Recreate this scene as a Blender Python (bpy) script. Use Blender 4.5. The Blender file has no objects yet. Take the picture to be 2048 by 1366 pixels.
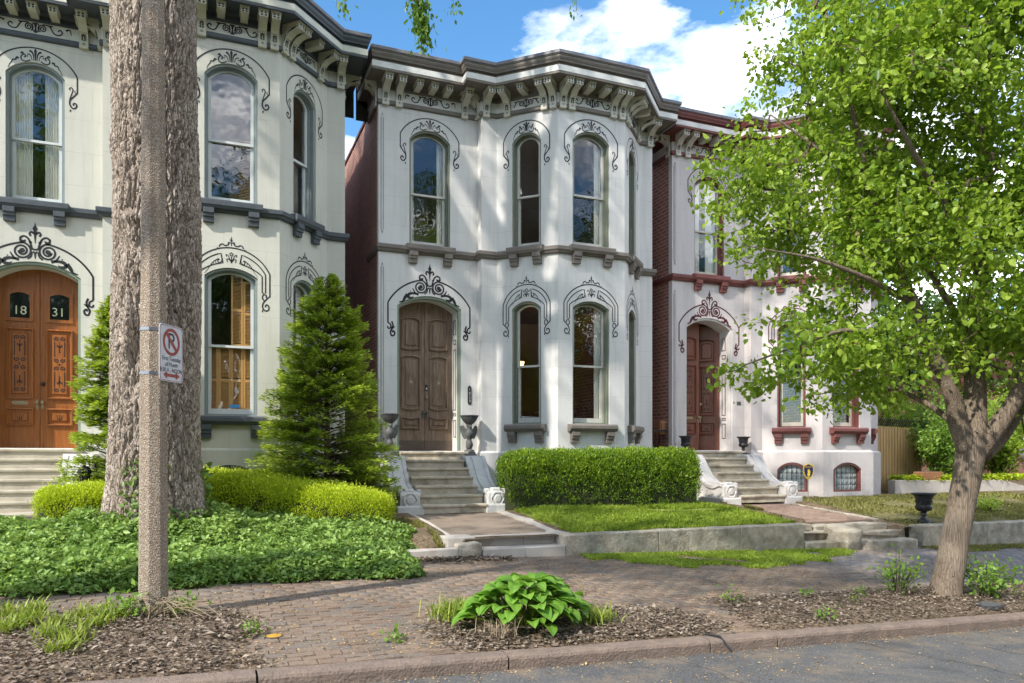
import bpy, math, random
import numpy as np
from mathutils import Vector, Matrix, noise as mnoise
from mathutils.geometry import tessellate_polygon

# ------------------------------------------------------------------ camera, sky, sun, exposure
scene = bpy.context.scene
col = scene.collection
THETA = math.radians(22.198)
cam_d = bpy.data.cameras.new("camera")
cam = bpy.data.objects.new("camera", cam_d)
col.objects.link(cam)
cam.location = (0, 0, 1.6)
cam.rotation_euler = (math.radians(90), 0, -THETA)
cam_d.sensor_width = 36
cam_d.lens = 1500 / 2048 * 36
cam_d.shift_y = (912 - 683) / 2048
cam_d.clip_end = 2000
scene.camera = cam

SUN_EL = math.radians(40)
SUN_AZ = (-0.912, -0.410)                      # towards the sun, in plan
world = bpy.data.worlds.new("World")
scene.world = world
world.use_nodes = True
SKY_STRENGTH = 0.15
SUN_STRENGTH = 2.0
EXPOSURE = 1.82

sun_d = bpy.data.lights.new("sun", 'SUN')
sun_d.energy = SUN_STRENGTH
sun_d.angle = math.radians(1.0)
sun_d.color = (1.0, 0.94, 0.84)
sun = bpy.data.objects.new("sun", sun_d)
col.objects.link(sun)
sv = Vector((SUN_AZ[0] * math.cos(SUN_EL), SUN_AZ[1] * math.cos(SUN_EL), math.sin(SUN_EL)))
sun.rotation_euler = sv.to_track_quat('Z', 'Y').to_euler()
sun.location = sv * 40
scene.view_settings.view_transform = 'Standard'
scene.view_settings.look = 'None'
scene.view_settings.exposure = EXPOSURE
scene.view_settings.gamma = 1
scene.view_settings.use_curve_mapping = False
scene.render.engine = 'CYCLES'
scene.cycles.max_bounces = 8
scene.cycles.transparent_max_bounces = 12
scene.cycles.sample_clamp_indirect = 6

R = random.Random(11)
NR = np.random.default_rng(11)


# ------------------------------------------------------------------ node helpers
class T:
    def __init__(s, tree):
        s.t = tree

    def n(s, typ, ins=None, **props):
        nd = s.t.nodes.new(typ)
        for k, v in props.items():
            setattr(nd, k, v)
        for k, v in (ins or {}).items():
            if isinstance(v, bpy.types.NodeSocket):
                s.t.links.new(v, nd.inputs[k])
            else:
                nd.inputs[k].default_value = v
        return nd

    def mix(s, f, a, b, blend='MIX'):
        c = lambda v: (*v, 1) if isinstance(v, (tuple, list)) and len(v) == 3 else v
        nd = s.n('ShaderNodeMix', {0: f, 6: c(a), 7: c(b)}, data_type='RGBA', blend_type=blend)
        return nd.outputs[2]

    def m(s, op, a, b=0.0, c=0.0, clamp=False):
        nd = s.n('ShaderNodeMath', {0: a, 1: b, 2: c}, operation=op, use_clamp=clamp)
        return nd.outputs[0]

    def noise(s, vec, scale, detail=4, rough=0.55, dist=0.0):
        return s.n('ShaderNodeTexNoise', {'Vector': vec, 'Scale': scale, 'Detail': detail, 'Roughness': rough,
                                          'Distortion': dist}).outputs[0]

    def ramp(s, f, stops):
        nd = s.n('ShaderNodeValToRGB', {0: f})
        el = nd.color_ramp.elements
        while len(el) < len(stops):
            el.new(0.5)
        for e, (p, c) in zip(el, stops):
            e.position = p
            e.color = (*c, 1) if len(c) == 3 else c
        return nd.outputs[0]

    def rng(s, v, a, b, c=0.0, d=1.0):
        return s.n('ShaderNodeMapRange', {0: v, 1: a, 2: b, 3: c, 4: d}).outputs[0]

    def pos(s):
        return s.n('ShaderNodeNewGeometry').outputs['Position']

    def scaled(s, vec, sc):
        return s.n('ShaderNodeMapping', {'Vector': vec, 'Scale': sc}).outputs[0]

    def bump(s, h, strength, dist=0.02, normal=None):
        ins = {'Height': h, 'Strength': strength, 'Distance': dist}
        if normal is not None:
            ins['Normal'] = normal
        return s.n('ShaderNodeBump', ins).outputs[0]


MATS = {}


def newmat(name):
    m = bpy.data.materials.new(name)
    m.use_nodes = True
    m.node_tree.nodes.clear()
    t = T(m.node_tree)
    t.out = t.n('ShaderNodeOutputMaterial')
    MATS[name] = m
    return m, t


def finish(t, colr, rough, normal=None, **kw):
    ins = {'Base Color': (*colr, 1) if isinstance(colr, tuple) else colr, 'Roughness': rough}
    if normal is not None:
        ins['Normal'] = normal
    ins.update(kw)
    p = t.n('ShaderNodeBsdfPrincipled', ins)
    t.t.links.new(p.outputs[0], t.out.inputs[0])
    return p


def mk(name, c1, c2=None, rough=0.7, scale=6, bump=0.15, bscale=60, dirt=None, dirt_scale=1.3, stretch=(1, 1, 1), dirt_lo=0.52,
       spec=0.4, metallic=0.0, coord='world', bdist=0.01):
    """a two-tone noisy surface with fine relief and optional stains"""
    m, t = newmat(name)
    if coord == 'world':
        p = t.pos()
    else:
        p = t.n('ShaderNodeTexCoord').outputs['Object']
    if stretch != (1, 1, 1):
        p = t.scaled(p, stretch)
    c2 = c2 or tuple(x * 0.82 for x in c1)
    f = t.rng(t.noise(p, scale, 6, 0.6), 0.3, 0.7)
    c = t.mix(f, c1, c2)
    if dirt:
        d = t.rng(t.noise(p, dirt_scale, 7, 0.68, 0.4), dirt_lo, 0.75)
        c = t.mix(t.m('MULTIPLY', d, 0.8), c, dirt)
    b = t.bump(t.noise(p, bscale, 4, 0.6), bump, bdist)
    r = t.rng(f, 0, 1, rough * 0.88, min(1, rough * 1.1))
    finish(t, c, r, b, **{'Specular IOR Level': spec, 'Metallic': metallic})
    return m


# ------------------------------------------------------------------ materials
def wall_mat(name, c, stain):
    m, t = newmat(name)
    uv = t.n('ShaderNodeUVMap').outputs[0]
    p = t.pos()
    br = t.n('ShaderNodeTexBrick', {'Vector': uv, 'Color1': (1, 1, 1, 1), 'Color2': (.93, .93, .93, 1), 'Mortar': (0, 0, 0, 1), 'Scale': 1.0,
                                    'Mortar Size': 0.0045, 'Mortar Smooth': 0.3, 'Bias': 0.0, 'Brick Width': 1.35, 'Row Height': 0.56}, offset=0.5)
    joint = br.outputs['Fac']
    wear = t.rng(t.noise(p, 2.2, 5), 0.35, 0.7)
    v = t.noise(p, 0.9, 6, 0.62, 0.5)
    streak = t.noise(t.scaled(p, (5, 5, 0.5)), 1.2, 5, 0.6)
    cc = t.mix(t.rng(v, 0.3, 0.75), c, tuple(x * 0.88 for x in c))
    cc = t.mix(t.m('MULTIPLY', t.rng(streak, 0.48, 0.76), 0.48), cc, stain)
    low = t.rng(t.n('ShaderNodeSeparateXYZ', {0: p}).outputs[2], 1.9, 0.6)
    cc = t.mix(t.m('MULTIPLY', t.m('MULTIPLY', low, t.rng(t.noise(p, 3.5, 6, .7), .38, .7)), 0.75), cc, stain)
    cc = t.mix(t.m('MULTIPLY', joint, t.m('MULTIPLY_ADD', wear, .36, .08)), cc, tuple(x * 0.35 for x in c))
    crack = t.n('ShaderNodeTexVoronoi', {'Vector': t.mix(0.12, p, t.n('ShaderNodeTexNoise', {'Vector': p, 'Scale': 3.0}).outputs[1]), 'Scale': 0.9}, feature='DISTANCE_TO_EDGE').outputs[0]
    cr = t.m('MULTIPLY', t.rng(crack, 0.006, 0.0), t.rng(t.noise(p, .6, 3), .55, .7))
    cc = t.mix(t.m('MULTIPLY', cr, .3), cc, tuple(x * 0.3 for x in c))
    h = t.m('ADD', t.m('MULTIPLY', t.noise(p, 55, 5), 0.5), t.m('MULTIPLY', joint, -1.2))
    h = t.m('ADD', h, t.m('MULTIPLY', t.noise(p, 5, 3), 1.2))
    finish(t, cc, 0.72, t.bump(h, 0.28, 0.01), **{'Specular IOR Level': 0.3})
    return m


def brick_mat(name, c1, c2, mortar, axis='yz', soot=(0.03, 0.022, 0.02)):
    m, t = newmat(name)
    p = t.pos()
    s = t.n('ShaderNodeSeparateXYZ', {0: p}).outputs
    v = t.n('ShaderNodeCombineXYZ', {0: s[1] if axis == 'yz' else s[0], 1: s[2]}).outputs[0]
    br = t.n('ShaderNodeTexBrick', {'Vector': v, 'Color1': (*c1, 1), 'Color2': (*c2, 1), 'Mortar': (*mortar, 1), 'Scale': 1.0, 'Mortar Size': 0.011,
                                    'Mortar Smooth': 0.2, 'Bias': 0.0, 'Brick Width': 0.215, 'Row Height': 0.082}, offset=0.5)
    c = t.mix(t.m('MULTIPLY', t.rng(t.noise(p, 0.9, 6, 0.65), 0.45, 0.72), 0.6), br.outputs[0], soot)
    c = t.mix(t.rng(t.noise(p, 30, 4), 0.35, 0.8), c, t.mix(0.6, c, c1))
    h = t.m('ADD', t.m('MULTIPLY', br.outputs['Fac'], -1.0), t.m('MULTIPLY', t.noise(p, 40, 4), 0.5))
    finish(t, c, 0.85, t.bump(h, 0.6, 0.012))
    return m


def wood_mat(name, c1, c2, c3, rough=0.55, spec=0.4, worn=0.5, coat=0.0):
    m, t = newmat(name)
    p = t.scaled(t.pos(), (14, 14, 0.9))
    g = t.noise(p, 2.5, 8, 0.65, 0.8)
    c = t.ramp(g, [(0.25, c1), (0.5, c2), (0.75, c3)])
    w = t.rng(t.noise(t.scaled(t.pos(), (3, 3, 1)), 1.6, 6, 0.7), 0.42, 0.7)
    c = t.mix(t.m('MULTIPLY', w, worn), c, c3)
    finish(t, c, t.rng(g, 0.2, 0.8, rough * 0.8, rough * 1.2), t.bump(t.noise(p, 9, 6), 0.25, 0.004), **{'Specular IOR Level': spec, 'Coat Weight': coat, 'Coat Roughness': 0.25})
    return m


def leaf_mat(name, dark, mid, light, trans=0.4, gloss=0.45, spec=0.35):
    m, t = newmat(name)
    a = t.n('ShaderNodeAttribute', attribute_name='rnd').outputs['Fac']
    c = t.ramp(a, [(0.0, dark), (0.5, mid), (1.0, light)])
    p = t.n('ShaderNodeBsdfPrincipled', {'Base Color': c, 'Roughness': gloss, 'Specular IOR Level': spec})
    tr = t.n('ShaderNodeBsdfTranslucent', {'Color': t.mix(0.45, c, (light[0] * 1.25, light[1] * 1.3, light[2] * 0.6))})
    mx = t.n('ShaderNodeMixShader', {0: trans, 1: p.outputs[0], 2: tr.outputs[0]})
    t.t.links.new(mx.outputs[0], t.out.inputs[0])
    return m


def bark_mat(name, c1, c2, c3, vs=0.25, scale=9.0, bump=0.9, moss=None):
    m, t = newmat(name)
    p = t.pos()
    ps = t.scaled(p, (1, 1, vs))
    v = t.n('ShaderNodeTexVoronoi', {'Vector': t.mix(0.12, ps, t.n('ShaderNodeTexNoise', {'Vector': ps, 'Scale': 6.0, 'Detail': 4.0}).outputs[1]), 'Scale': scale * 2.2},
            feature='DISTANCE_TO_EDGE').outputs[0]
    n1 = t.noise(ps, scale * 1.5, 8, 0.7, 0.6)
    n2 = t.noise(p, 1.8, 5, 0.6)
    c = t.ramp(n1, [(0.28, c1), (0.5, c2), (0.74, c3)])
    c = t.mix(t.m('MULTIPLY', t.rng(n2, 0.45, 0.7), 0.4), c, c3)
    if moss:
        c = t.mix(t.m('MULTIPLY', t.rng(t.noise(p, 2.7, 4), .55, .75), .5), c, moss)
    h = t.m('ADD', t.m('MULTIPLY', t.rng(v, 0, 0.12), 0.7), t.m('MULTIPLY', n1, 0.9))
    finish(t, c, 0.92, t.bump(h, bump, 0.03), **{'Specular IOR Level': 0.15})
    return m


def glass_mat(name, tint=(0.96, 0.97, 0.96), ior=1.75, wav=0.09):
    m, t = newmat(name)
    p = t.pos()
    b = t.bump(t.noise(p, 2.2, 2), wav, 0.05)
    fc = t.n('ShaderNodeLayerWeight', {'Blend': .5, 'Normal': b}).outputs['Facing']
    f0 = ((ior - 1) / (ior + 1)) ** 2 + .03
    fr = t.m('MULTIPLY_ADD', t.m('POWER', fc, 5.0), 1 - f0, f0, clamp=True)
    tr = t.n('ShaderNodeBsdfTransparent', {'Color': (*tint, 1)})
    gl = t.n('ShaderNodeBsdfGlossy', {'Color': (.95, .97, 1, 1), 'Roughness': 0.012, 'Normal': b})
    mx = t.n('ShaderNodeMixShader', {0: fr, 1: tr.outputs[0], 2: gl.outputs[0]})
    t.t.links.new(mx.outputs[0], t.out.inputs[0])
    return m


def emis_mat(name, c, strength):
    m, t = newmat(name)
    e = t.n('ShaderNodeEmission', {'Color': (*c, 1), 'Strength': strength})
    t.t.links.new(e.outputs[0], t.out.inputs[0])
    return m


def paver_mat(name, src):
    m, t = newmat(name)
    p = t.pos()
    if src == 'object':
        a = t.n('ShaderNodeObjectInfo').outputs['Random']
    else:
        a = t.n('ShaderNodeAttribute', attribute_name='rnd').outputs['Fac']
    c = t.ramp(a, [(0.0, (.115, .075, .056)), (0.2, (.165, .115, .084)), (0.42, (.13, .108, .092)), (0.6, (.112, .10, .093)), (0.8, (.19, .135, .092)), (1.0, (.10, .085, .074))])
    x = t.n('ShaderNodeSeparateXYZ', {0: p}).outputs[0]
    slate = t.mix(a, (.125, .13, .145), (.19, .19, .205))
    c = t.mix(t.rng(x, 7.5, 9.0), c, slate)
    dust = t.rng(t.noise(p, 1.1, 7, 0.7, .3), 0.38, 0.7)
    c = t.mix(t.m('MULTIPLY', dust, 0.62), c, (.275, .20, .145))
    c = t.mix(t.m('MULTIPLY', t.rng(t.noise(p, 45, 5, .7), .45, .75), .45), c, (.38, .32, .26))
    finish(t, c, 0.88, t.bump(t.noise(p, 70, 5, .65), 0.4, 0.008), **{'Specular IOR Level': .25})
    return m


def asphalt_mat():
    m, t = newmat('asphalt')
    p = t.pos()
    g = t.n('ShaderNodeTexVoronoi', {'Vector': p, 'Scale': 150.0}).outputs['Color']
    gs = t.n('ShaderNodeSeparateXYZ', {0: g}).outputs[0]
    c = t.ramp(gs, [(0.0, (.05, .05, .054)), (0.6, (.088, .088, .092)), (0.92, (.135, .132, .13)), (1.0, (.23, .222, .21))])
    worn = t.rng(t.noise(p, 0.7, 7, .65, .4), .4, .7)
    c = t.mix(t.m('MULTIPLY', worn, .5), c, (.15, .147, .142))
    # fine seed dust gathers along the kerb
    y = t.n('ShaderNodeSeparateXYZ', {0: p}).outputs[1]
    d = t.m('MULTIPLY', t.rng(t.noise(p, 2.6, 7, .7), .47, .68), t.rng(y, 3.6, 5.3, .25, .95))
    c = t.mix(t.m('MULTIPLY', d, .7), c, (.25, .19, .125))
    ck = t.n('ShaderNodeTexVoronoi', {'Vector': t.mix(.2, p, t.n('ShaderNodeTexNoise', {'Vector': p, 'Scale': 2.5, 'Detail': 5.0}).outputs[1]), 'Scale': .55}, feature='DISTANCE_TO_EDGE').outputs[0]
    c = t.mix(t.m('MULTIPLY', t.rng(ck, .010, .003), .4), c, (.022, .022, .023))
    c = t.mix(t.m('MULTIPLY', t.rng(t.noise(p, 1.7, 4, .5), .6, .68), .45), c, (.045, .045, .047))
    finish(t, c, .9, t.bump(t.m('ADD', gs, t.noise(p, 9, 4)), .5, .008), **{'Specular IOR Level': .3})
    return m


def soil_mat(name, c1, c2, c3):
    m, t = newmat(name)
    p = t.pos()
    v = t.n('ShaderNodeTexVoronoi', {'Vector': p, 'Scale': 38.0}).outputs['Color']
    vs = t.n('ShaderNodeSeparateXYZ', {0: v}).outputs[0]
    n = t.noise(p, 3, 7, .65)
    c = t.ramp(t.m('MULTIPLY_ADD', vs, .5, t.m('MULTIPLY', n, .5)), [(.25, c1), (.5, c2), (.75, c3)])
    h = t.m('ADD', vs, t.m('MULTIPLY', t.noise(p, 14, 6), 1.5))
    finish(t, c, .95, t.bump(h, .8, .025), **{'Specular IOR Level': .15})
    return m


def aggregate_mat():
    m, t = newmat('aggregate')
    p = t.pos()
    v = t.n('ShaderNodeTexVoronoi', {'Vector': p, 'Scale': 95.0})
    s = t.n('ShaderNodeSeparateXYZ', {0: v.outputs['Color']}).outputs
    c = t.ramp(s[0], [(0, (.16, .115, .08)), (.3, (.31, .235, .165)), (.6, (.44, .345, .25)), (.85, (.50, .43, .35)), (1, (.68, .62, .55))])
    c = t.mix(t.rng(v.outputs['Distance'], .35, .6), c, (.28, .225, .175))
    st = t.rng(t.noise(t.scaled(p, (6, 6, .35)), 1.5, 5), .45, .75)
    c = t.mix(t.m('MULTIPLY', st, .45), c, (.15, .12, .095))
    finish(t, c, .9, t.bump(v.outputs['Distance'], .9, .012, None), **{'Specular IOR Level': .25})
    return m


wall1 = wall_mat('cream_stucco', (.56, .555, .49), (.40, .39, .33))
wall2 = wall_mat('white_stucco', (.66, .65, .635), (.45, .43, .40))
wall3 = wall_mat('rose_stucco', (.62, .57, .56), (.40, .36, .34))
trim1 = mk('slate_paint', (.055, .066, .078), (.075, .086, .098), rough=.5)
trim2 = mk('taupe_paint', (.145, .125, .108), (.19, .165, .145), rough=.6)
trim3 = mk('oxblood_paint', (.15, .045, .04), (.19, .068, .06), rough=.55)
brk1 = mk('bracket_cream', (.50, .495, .38), (.43, .42, .33), rough=.6)
brk2 = mk('bracket_ivory', (.60, .58, .50), (.50, .48, .41), rough=.6)
brk3 = mk('bracket_shell', (.64, .60, .53), (.55, .50, .44), rough=.6)
fascia1 = mk('fascia_cream', (.60, .60, .53), rough=.6)
fascia2 = mk('fascia_white', (.70, .69, .66), rough=.6)
fascia3 = mk('fascia_rose', (.68, .64, .62), rough=.6)
frame1 = mk('blue_grey_paint', (.235, .275, .275), (.20, .235, .235), rough=.45)
frame2 = mk('sage_paint', (.155, .175, .13), (.20, .215, .165), rough=.5)
frame3 = mk('frame_oxblood', (.17, .052, .045), (.21, .078, .068), rough=.5)
arch_green = mk('arch_green', (.20, .26, .20), (.24, .29, .23), rough=.5)
sash1 = mk('sash_white', (.60, .63, .62), (.54, .57, .56), rough=.4)
sash2 = mk('sash_grey', (.56, .55, .51), (.47, .46, .42), rough=.5)
sash3 = mk('sash_cream', (.62, .58, .48), (.52, .48, .40), rough=.5)
ink = mk('black_paint', (.012, .012, .014), (.02, .02, .022), rough=.5)
ink3 = mk('maroon_paint', (.075, .014, .018), (.095, .02, .022), rough=.5)
metal_edge = mk('roof_metal', (.13, .125, .14), (.17, .165, .18), rough=.5)
roofing = mk('roofing', (.06, .06, .06), (.09, .09, .09), rough=.9)
brick_dark = brick_mat('side_brick', (.40, .175, .125), (.25, .105, .08), (.42, .35, .29), soot=(.15, .085, .066))
brick_red = brick_mat('red_brick', (.36, .145, .10), (.22, .085, .06), (.42, .36, .31), soot=(.11, .06, .045))
brick_far = brick_mat('far_brick', (.30, .12, .08), (.24, .09, .06), (.26, .22, .19), axis='xz')
door_old = wood_mat('weathered_oak', (.075, .045, .029), (.17, .112, .076), (.33, .25, .185), rough=.7, worn=.5)
door_new = wood_mat('varnished_oak', (.16, .048, .012), (.28, .092, .022), (.38, .145, .038), rough=.32, worn=.25, coat=.3)
door_red = wood_mat('mahogany', (.10, .032, .019), (.18, .06, .035), (.25, .092, .055), rough=.4, worn=.3, coat=.2)
carve = mk('carved_dark', (.035, .014, .008), (.05, .02, .012), rough=.5)
kick = mk('kick_plate', (.10, .072, .055), (.13, .095, .075), rough=.55)
brass = mk('aged_brass', (.38, .30, .17), (.27, .22, .14), rough=.45, metallic=.6)
iron = mk('cast_iron', (.03, .032, .034), (.055, .057, .06), rough=.5, bump=.4)
iron_worn = mk('worn_iron', (.05, .053, .054), (.12, .122, .12), rough=.6, scale=14, bump=.5)
black_iron = mk('black_iron', (.014, .015, .018), (.026, .027, .03), rough=.42, bump=.3)
stone = mk('step_limestone', (.54, .48, .38), (.40, .345, .265), rough=.85, scale=5, bump=.5, bscale=30, dirt=(.13, .105, .075), dirt_scale=3.2, dirt_lo=.47)
stone1 = mk('step_sandstone', (.46, .42, .33), (.38, .34, .27), rough=.8, scale=4, bump=.4, bscale=30, dirt=(.23, .19, .14), dirt_scale=3, dirt_lo=.5)
cheek_grey = mk('cheek_grey', (.56, .56, .55), (.45, .45, .44), rough=.8, scale=5, bump=.5, bscale=26, dirt=(.20, .20, .195), dirt_scale=2.6, dirt_lo=.5)
cheek_white = mk('cheek_white', (.62, .595, .575), (.52, .49, .47), rough=.7, scale=4, bump=.4, bscale=26, dirt=(.35, .31, .28), dirt_scale=2.6, dirt_lo=.55)
kerb_m = mk('kerb_granite', (.25, .185, .148), (.17, .128, .104), rough=.9, scale=9, bump=.8, bscale=45, dirt=(.12, .098, .082), dirt_scale=3.5, dirt_lo=.45, bdist=.02)
wall_stone = mk('retaining_stone', (.54, .49, .41), (.30, .26, .20), rough=.9, scale=7, bump=.9, bscale=24, dirt=(.10, .085, .058), dirt_scale=3.2, dirt_lo=.40, bdist=.02)
wall_new = mk('dressed_stone', (.50, .455, .41), (.43, .39, .35), rough=.85, scale=4, bump=.35, bscale=40, dirt=(.30, .25, .21), dirt_scale=2.2, dirt_lo=.5)
pave_m = mk('path_concrete', (.27, .215, .165), (.20, .155, .12), rough=.9, scale=3, bump=.5, bscale=60, dirt=(.13, .10, .078), dirt_scale=1.6, dirt_lo=.42)
sand_m = mk('joint_sand', (.15, .11, .08), (.20, .15, .11), rough=1, scale=8, bump=.6)
paver_obj = paver_mat('paver_single', 'object')
paver_far = paver_mat('paver_field', 'attr')
asphalt = asphalt_mat()
mulch = soil_mat('mulch', (.07, .048, .034), (.13, .095, .068), (.22, .165, .12))
dirt = soil_mat('yard_soil', (.09, .065, .042), (.15, .11, .07), (.21, .165, .11))
turf = soil_mat('turf_base', (.12, .16, .03), (.20, .25, .05), (.27, .29, .09))
dryturf = soil_mat('dry_turf', (.09, .09, .035), (.16, .145, .06), (.23, .19, .095))
aggregate = aggregate_mat()
glass = glass_mat('window_glass')
glass_far = glass_mat('block_glass', (.6, .66, .66), 1.6, .6)
room_m = mk('room_plaster', (.50, .42, .32), (.44, .37, .28), rough=.8)
room_floor = mk('room_floor', (.10, .06, .035), rough=.5)
dark_m = mk('near_black', (.012, .011, .01), rough=.9)
cloth_m = mk('sheer_curtain', (.78, .76, .68), (.70, .68, .60), rough=.9, scale=3)
blind_m = mk('wood_blind', (.58, .38, .18), (.50, .32, .14), rough=.5)
shutter_m = mk('pine_shutter', (.62, .36, .13), (.54, .30, .10), rough=.45, bump=.1)
white_p = mk('white_paint', (.68, .68, .66), rough=.5)
sign_white = mk('sign_white', (.60, .60, .64), (.52, .52, .57), rough=.4, scale=20, dirt=(.36, .35, .38), dirt_scale=18, dirt_lo=.6)
sign_red = mk('sign_red', (.33, .055, .04), (.26, .05, .04), rough=.4)
sign_ink = mk('sign_ink', (.03, .025, .03), rough=.5)
sign_navy = mk('sign_navy', (.022, .018, .085), rough=.4)
sign_gold = mk('sign_gold', (.75, .55, .05), rough=.45)
sign_blue = mk('sticker_blue', (.07, .30, .62), rough=.4)
steel = mk('steel_band', (.22, .23, .26), (.30, .31, .34), rough=.35, metallic=.7)
fence_w = wood_mat('fence_cedar', (.28, .165, .065), (.40, .25, .105), (.50, .34, .165), rough=.75, worn=.4)
fence_d = mk('lattice_dark', (.05, .04, .03), rough=.8)
siding_m = mk('grey_siding', (.30, .33, .38), rough=.6)
terracotta = mk('terracotta', (.40, .20, .10), (.33, .15, .07), rough=.8)
yellow_p = mk('yellow_cap', (.52, .30, .03), (.40, .22, .03), rough=.6)
bark_big = bark_mat('furrowed_bark', (.19, .14, .108), (.39, .32, .265), (.57, .49, .42), vs=.25, scale=16, bump=1.0)
bark_right = bark_mat('grey_brown_bark', (.11, .08, .058), (.20, .155, .115), (.31, .255, .20), vs=.045, scale=26, bump=.7)
twig_m = mk('twig_bark', (.075, .052, .036), (.12, .09, .065), rough=.9, bump=.3)
deadwood = mk('dead_stems', (.33, .26, .18), (.25, .19, .13), rough=.9)
leaf_pear = leaf_mat('pear_leaf', (.08, .16, .014), (.21, .325, .032), (.40, .52, .08), trans=.52, gloss=.38)
leaf_elm = leaf_mat('elm_leaf', (.05, .11, .014), (.10, .20, .025), (.19, .31, .05), trans=.45)
leaf_far = leaf_mat('far_leaf', (.03, .07, .012), (.055, .12, .02), (.10, .18, .035), trans=.35)
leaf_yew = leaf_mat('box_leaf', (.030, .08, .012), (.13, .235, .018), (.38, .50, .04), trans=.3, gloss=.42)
leaf_gold = leaf_mat('golden_leaf', (.15, .23, .012), (.40, .50, .022), (.66, .74, .06), trans=.35)
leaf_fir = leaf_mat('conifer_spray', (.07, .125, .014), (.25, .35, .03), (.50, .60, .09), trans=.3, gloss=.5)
leaf_ivy = leaf_mat('creeper_leaf', (.045, .095, .018), (.155, .27, .055), (.36, .49, .13), trans=.3, gloss=.42, spec=.35)
leaf_grass = leaf_mat('grass_blade', (.20, .28, .03), (.37, .50, .06), (.54, .64, .14), trans=.4)
leaf_dry = leaf_mat('dry_grass', (.16, .17, .04), (.29, .29, .09), (.44, .40, .17), trans=.35)
leaf_lime = leaf_mat('lime_blade', (.11, .17, .018), (.22, .30, .035), (.40, .46, .10), trans=.42)
leaf_hosta = leaf_mat('hosta_leaf', (.08, .19, .022), (.14, .30, .036), (.24, .42, .06), trans=.4, gloss=.4)
litter_m = leaf_mat('dead_leaf', (.10, .075, .058), (.20, .155, .122), (.36, .30, .24), trans=.1, gloss=.8, spec=.1)
seed_m = leaf_mat('seed_litter', (.25, .15, .07), (.40, .27, .13), (.60, .45, .26), trans=.15, gloss=.8, spec=.1)

# the sky: clear blue with broken fair-weather cloud
wt = T(world.node_tree)
world.node_tree.nodes.clear()
sky = wt.n('ShaderNodeTexSky', sky_type='NISHITA', sun_disc=False)
sky.sun_elevation = SUN_EL
sky.sun_rotation = math.atan2(SUN_AZ[0], SUN_AZ[1])
sky.air_density = 1.0
sky.dust_density = 0.25
sky.ozone_density = 2.2
dirv = wt.n('ShaderNodeTexCoord').outputs['Generated']
sp = wt.n('ShaderNodeSeparateXYZ', {0: dirv}).outputs
den = wt.m('MAXIMUM', wt.m('ADD', sp[2], 0.10), 0.06)
cv = wt.n('ShaderNodeCombineXYZ', {0: wt.m('DIVIDE', sp[0], den), 1: wt.m('DIVIDE', sp[1], den), 2: 3.7}).outputs[0]
CLOUD_OFF = (5.74, 3.5, 0.0)
cvm = wt.n('ShaderNodeMapping', {'Vector': cv, 'Location': CLOUD_OFF}).outputs[0]
cn = wt.noise(cvm, 1.5, 9, .56, .25)
cmask = wt.rng(cn, .485, .655)
cshade = wt.rng(wt.noise(cvm, 2.6, 6, .55), .36, .68, .2, 1.0)
cloudc = wt.n('ShaderNodeCombineXYZ', {0: wt.m('MULTIPLY', cshade, 15.5), 1: wt.m('MULTIPLY', cshade, 15.2), 2: wt.m('MULTIPLY', cshade, 15.0)}).outputs[0]
skyc = wt.n('ShaderNodeHueSaturation', {'Hue': .495, 'Saturation': 1.22, 'Value': .52, 'Color': sky.outputs[0]}).outputs[0]
wcol = wt.mix(cmask, skyc, cloudc)
bg = wt.n('ShaderNodeBackground', {'Color': wcol, 'Strength': SKY_STRENGTH})
wo = wt.n('ShaderNodeOutputWorld')
world.node_tree.links.new(bg.outputs[0], wo.inputs[0])


# ------------------------------------------------------------------ object helpers
def tag(o, label=None, cat=None, group=None, kind=None):
    if label: o['label'] = label
    if cat: o['category'] = cat
    if group: o['group'] = group
    if kind: o['kind'] = kind
    return o


def thing(name, loc, label, cat, rz=0.0, group=None):
    o = bpy.data.objects.new(name, None)
    o.empty_display_size = 0.2
    col.objects.link(o)
    o.location = loc
    o.rotation_euler = (0, 0, rz)
    return tag(o, label, cat, group)


def link(name, mesh, parent=None, loc=(0, 0, 0), rot=(0, 0, 0), scale=(1, 1, 1)):
    o = bpy.data.objects.new(name, mesh)
    col.objects.link(o)
    o.parent = parent
    o.location = loc
    o.rotation_euler = rot
    o.scale = scale
    return o


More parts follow.
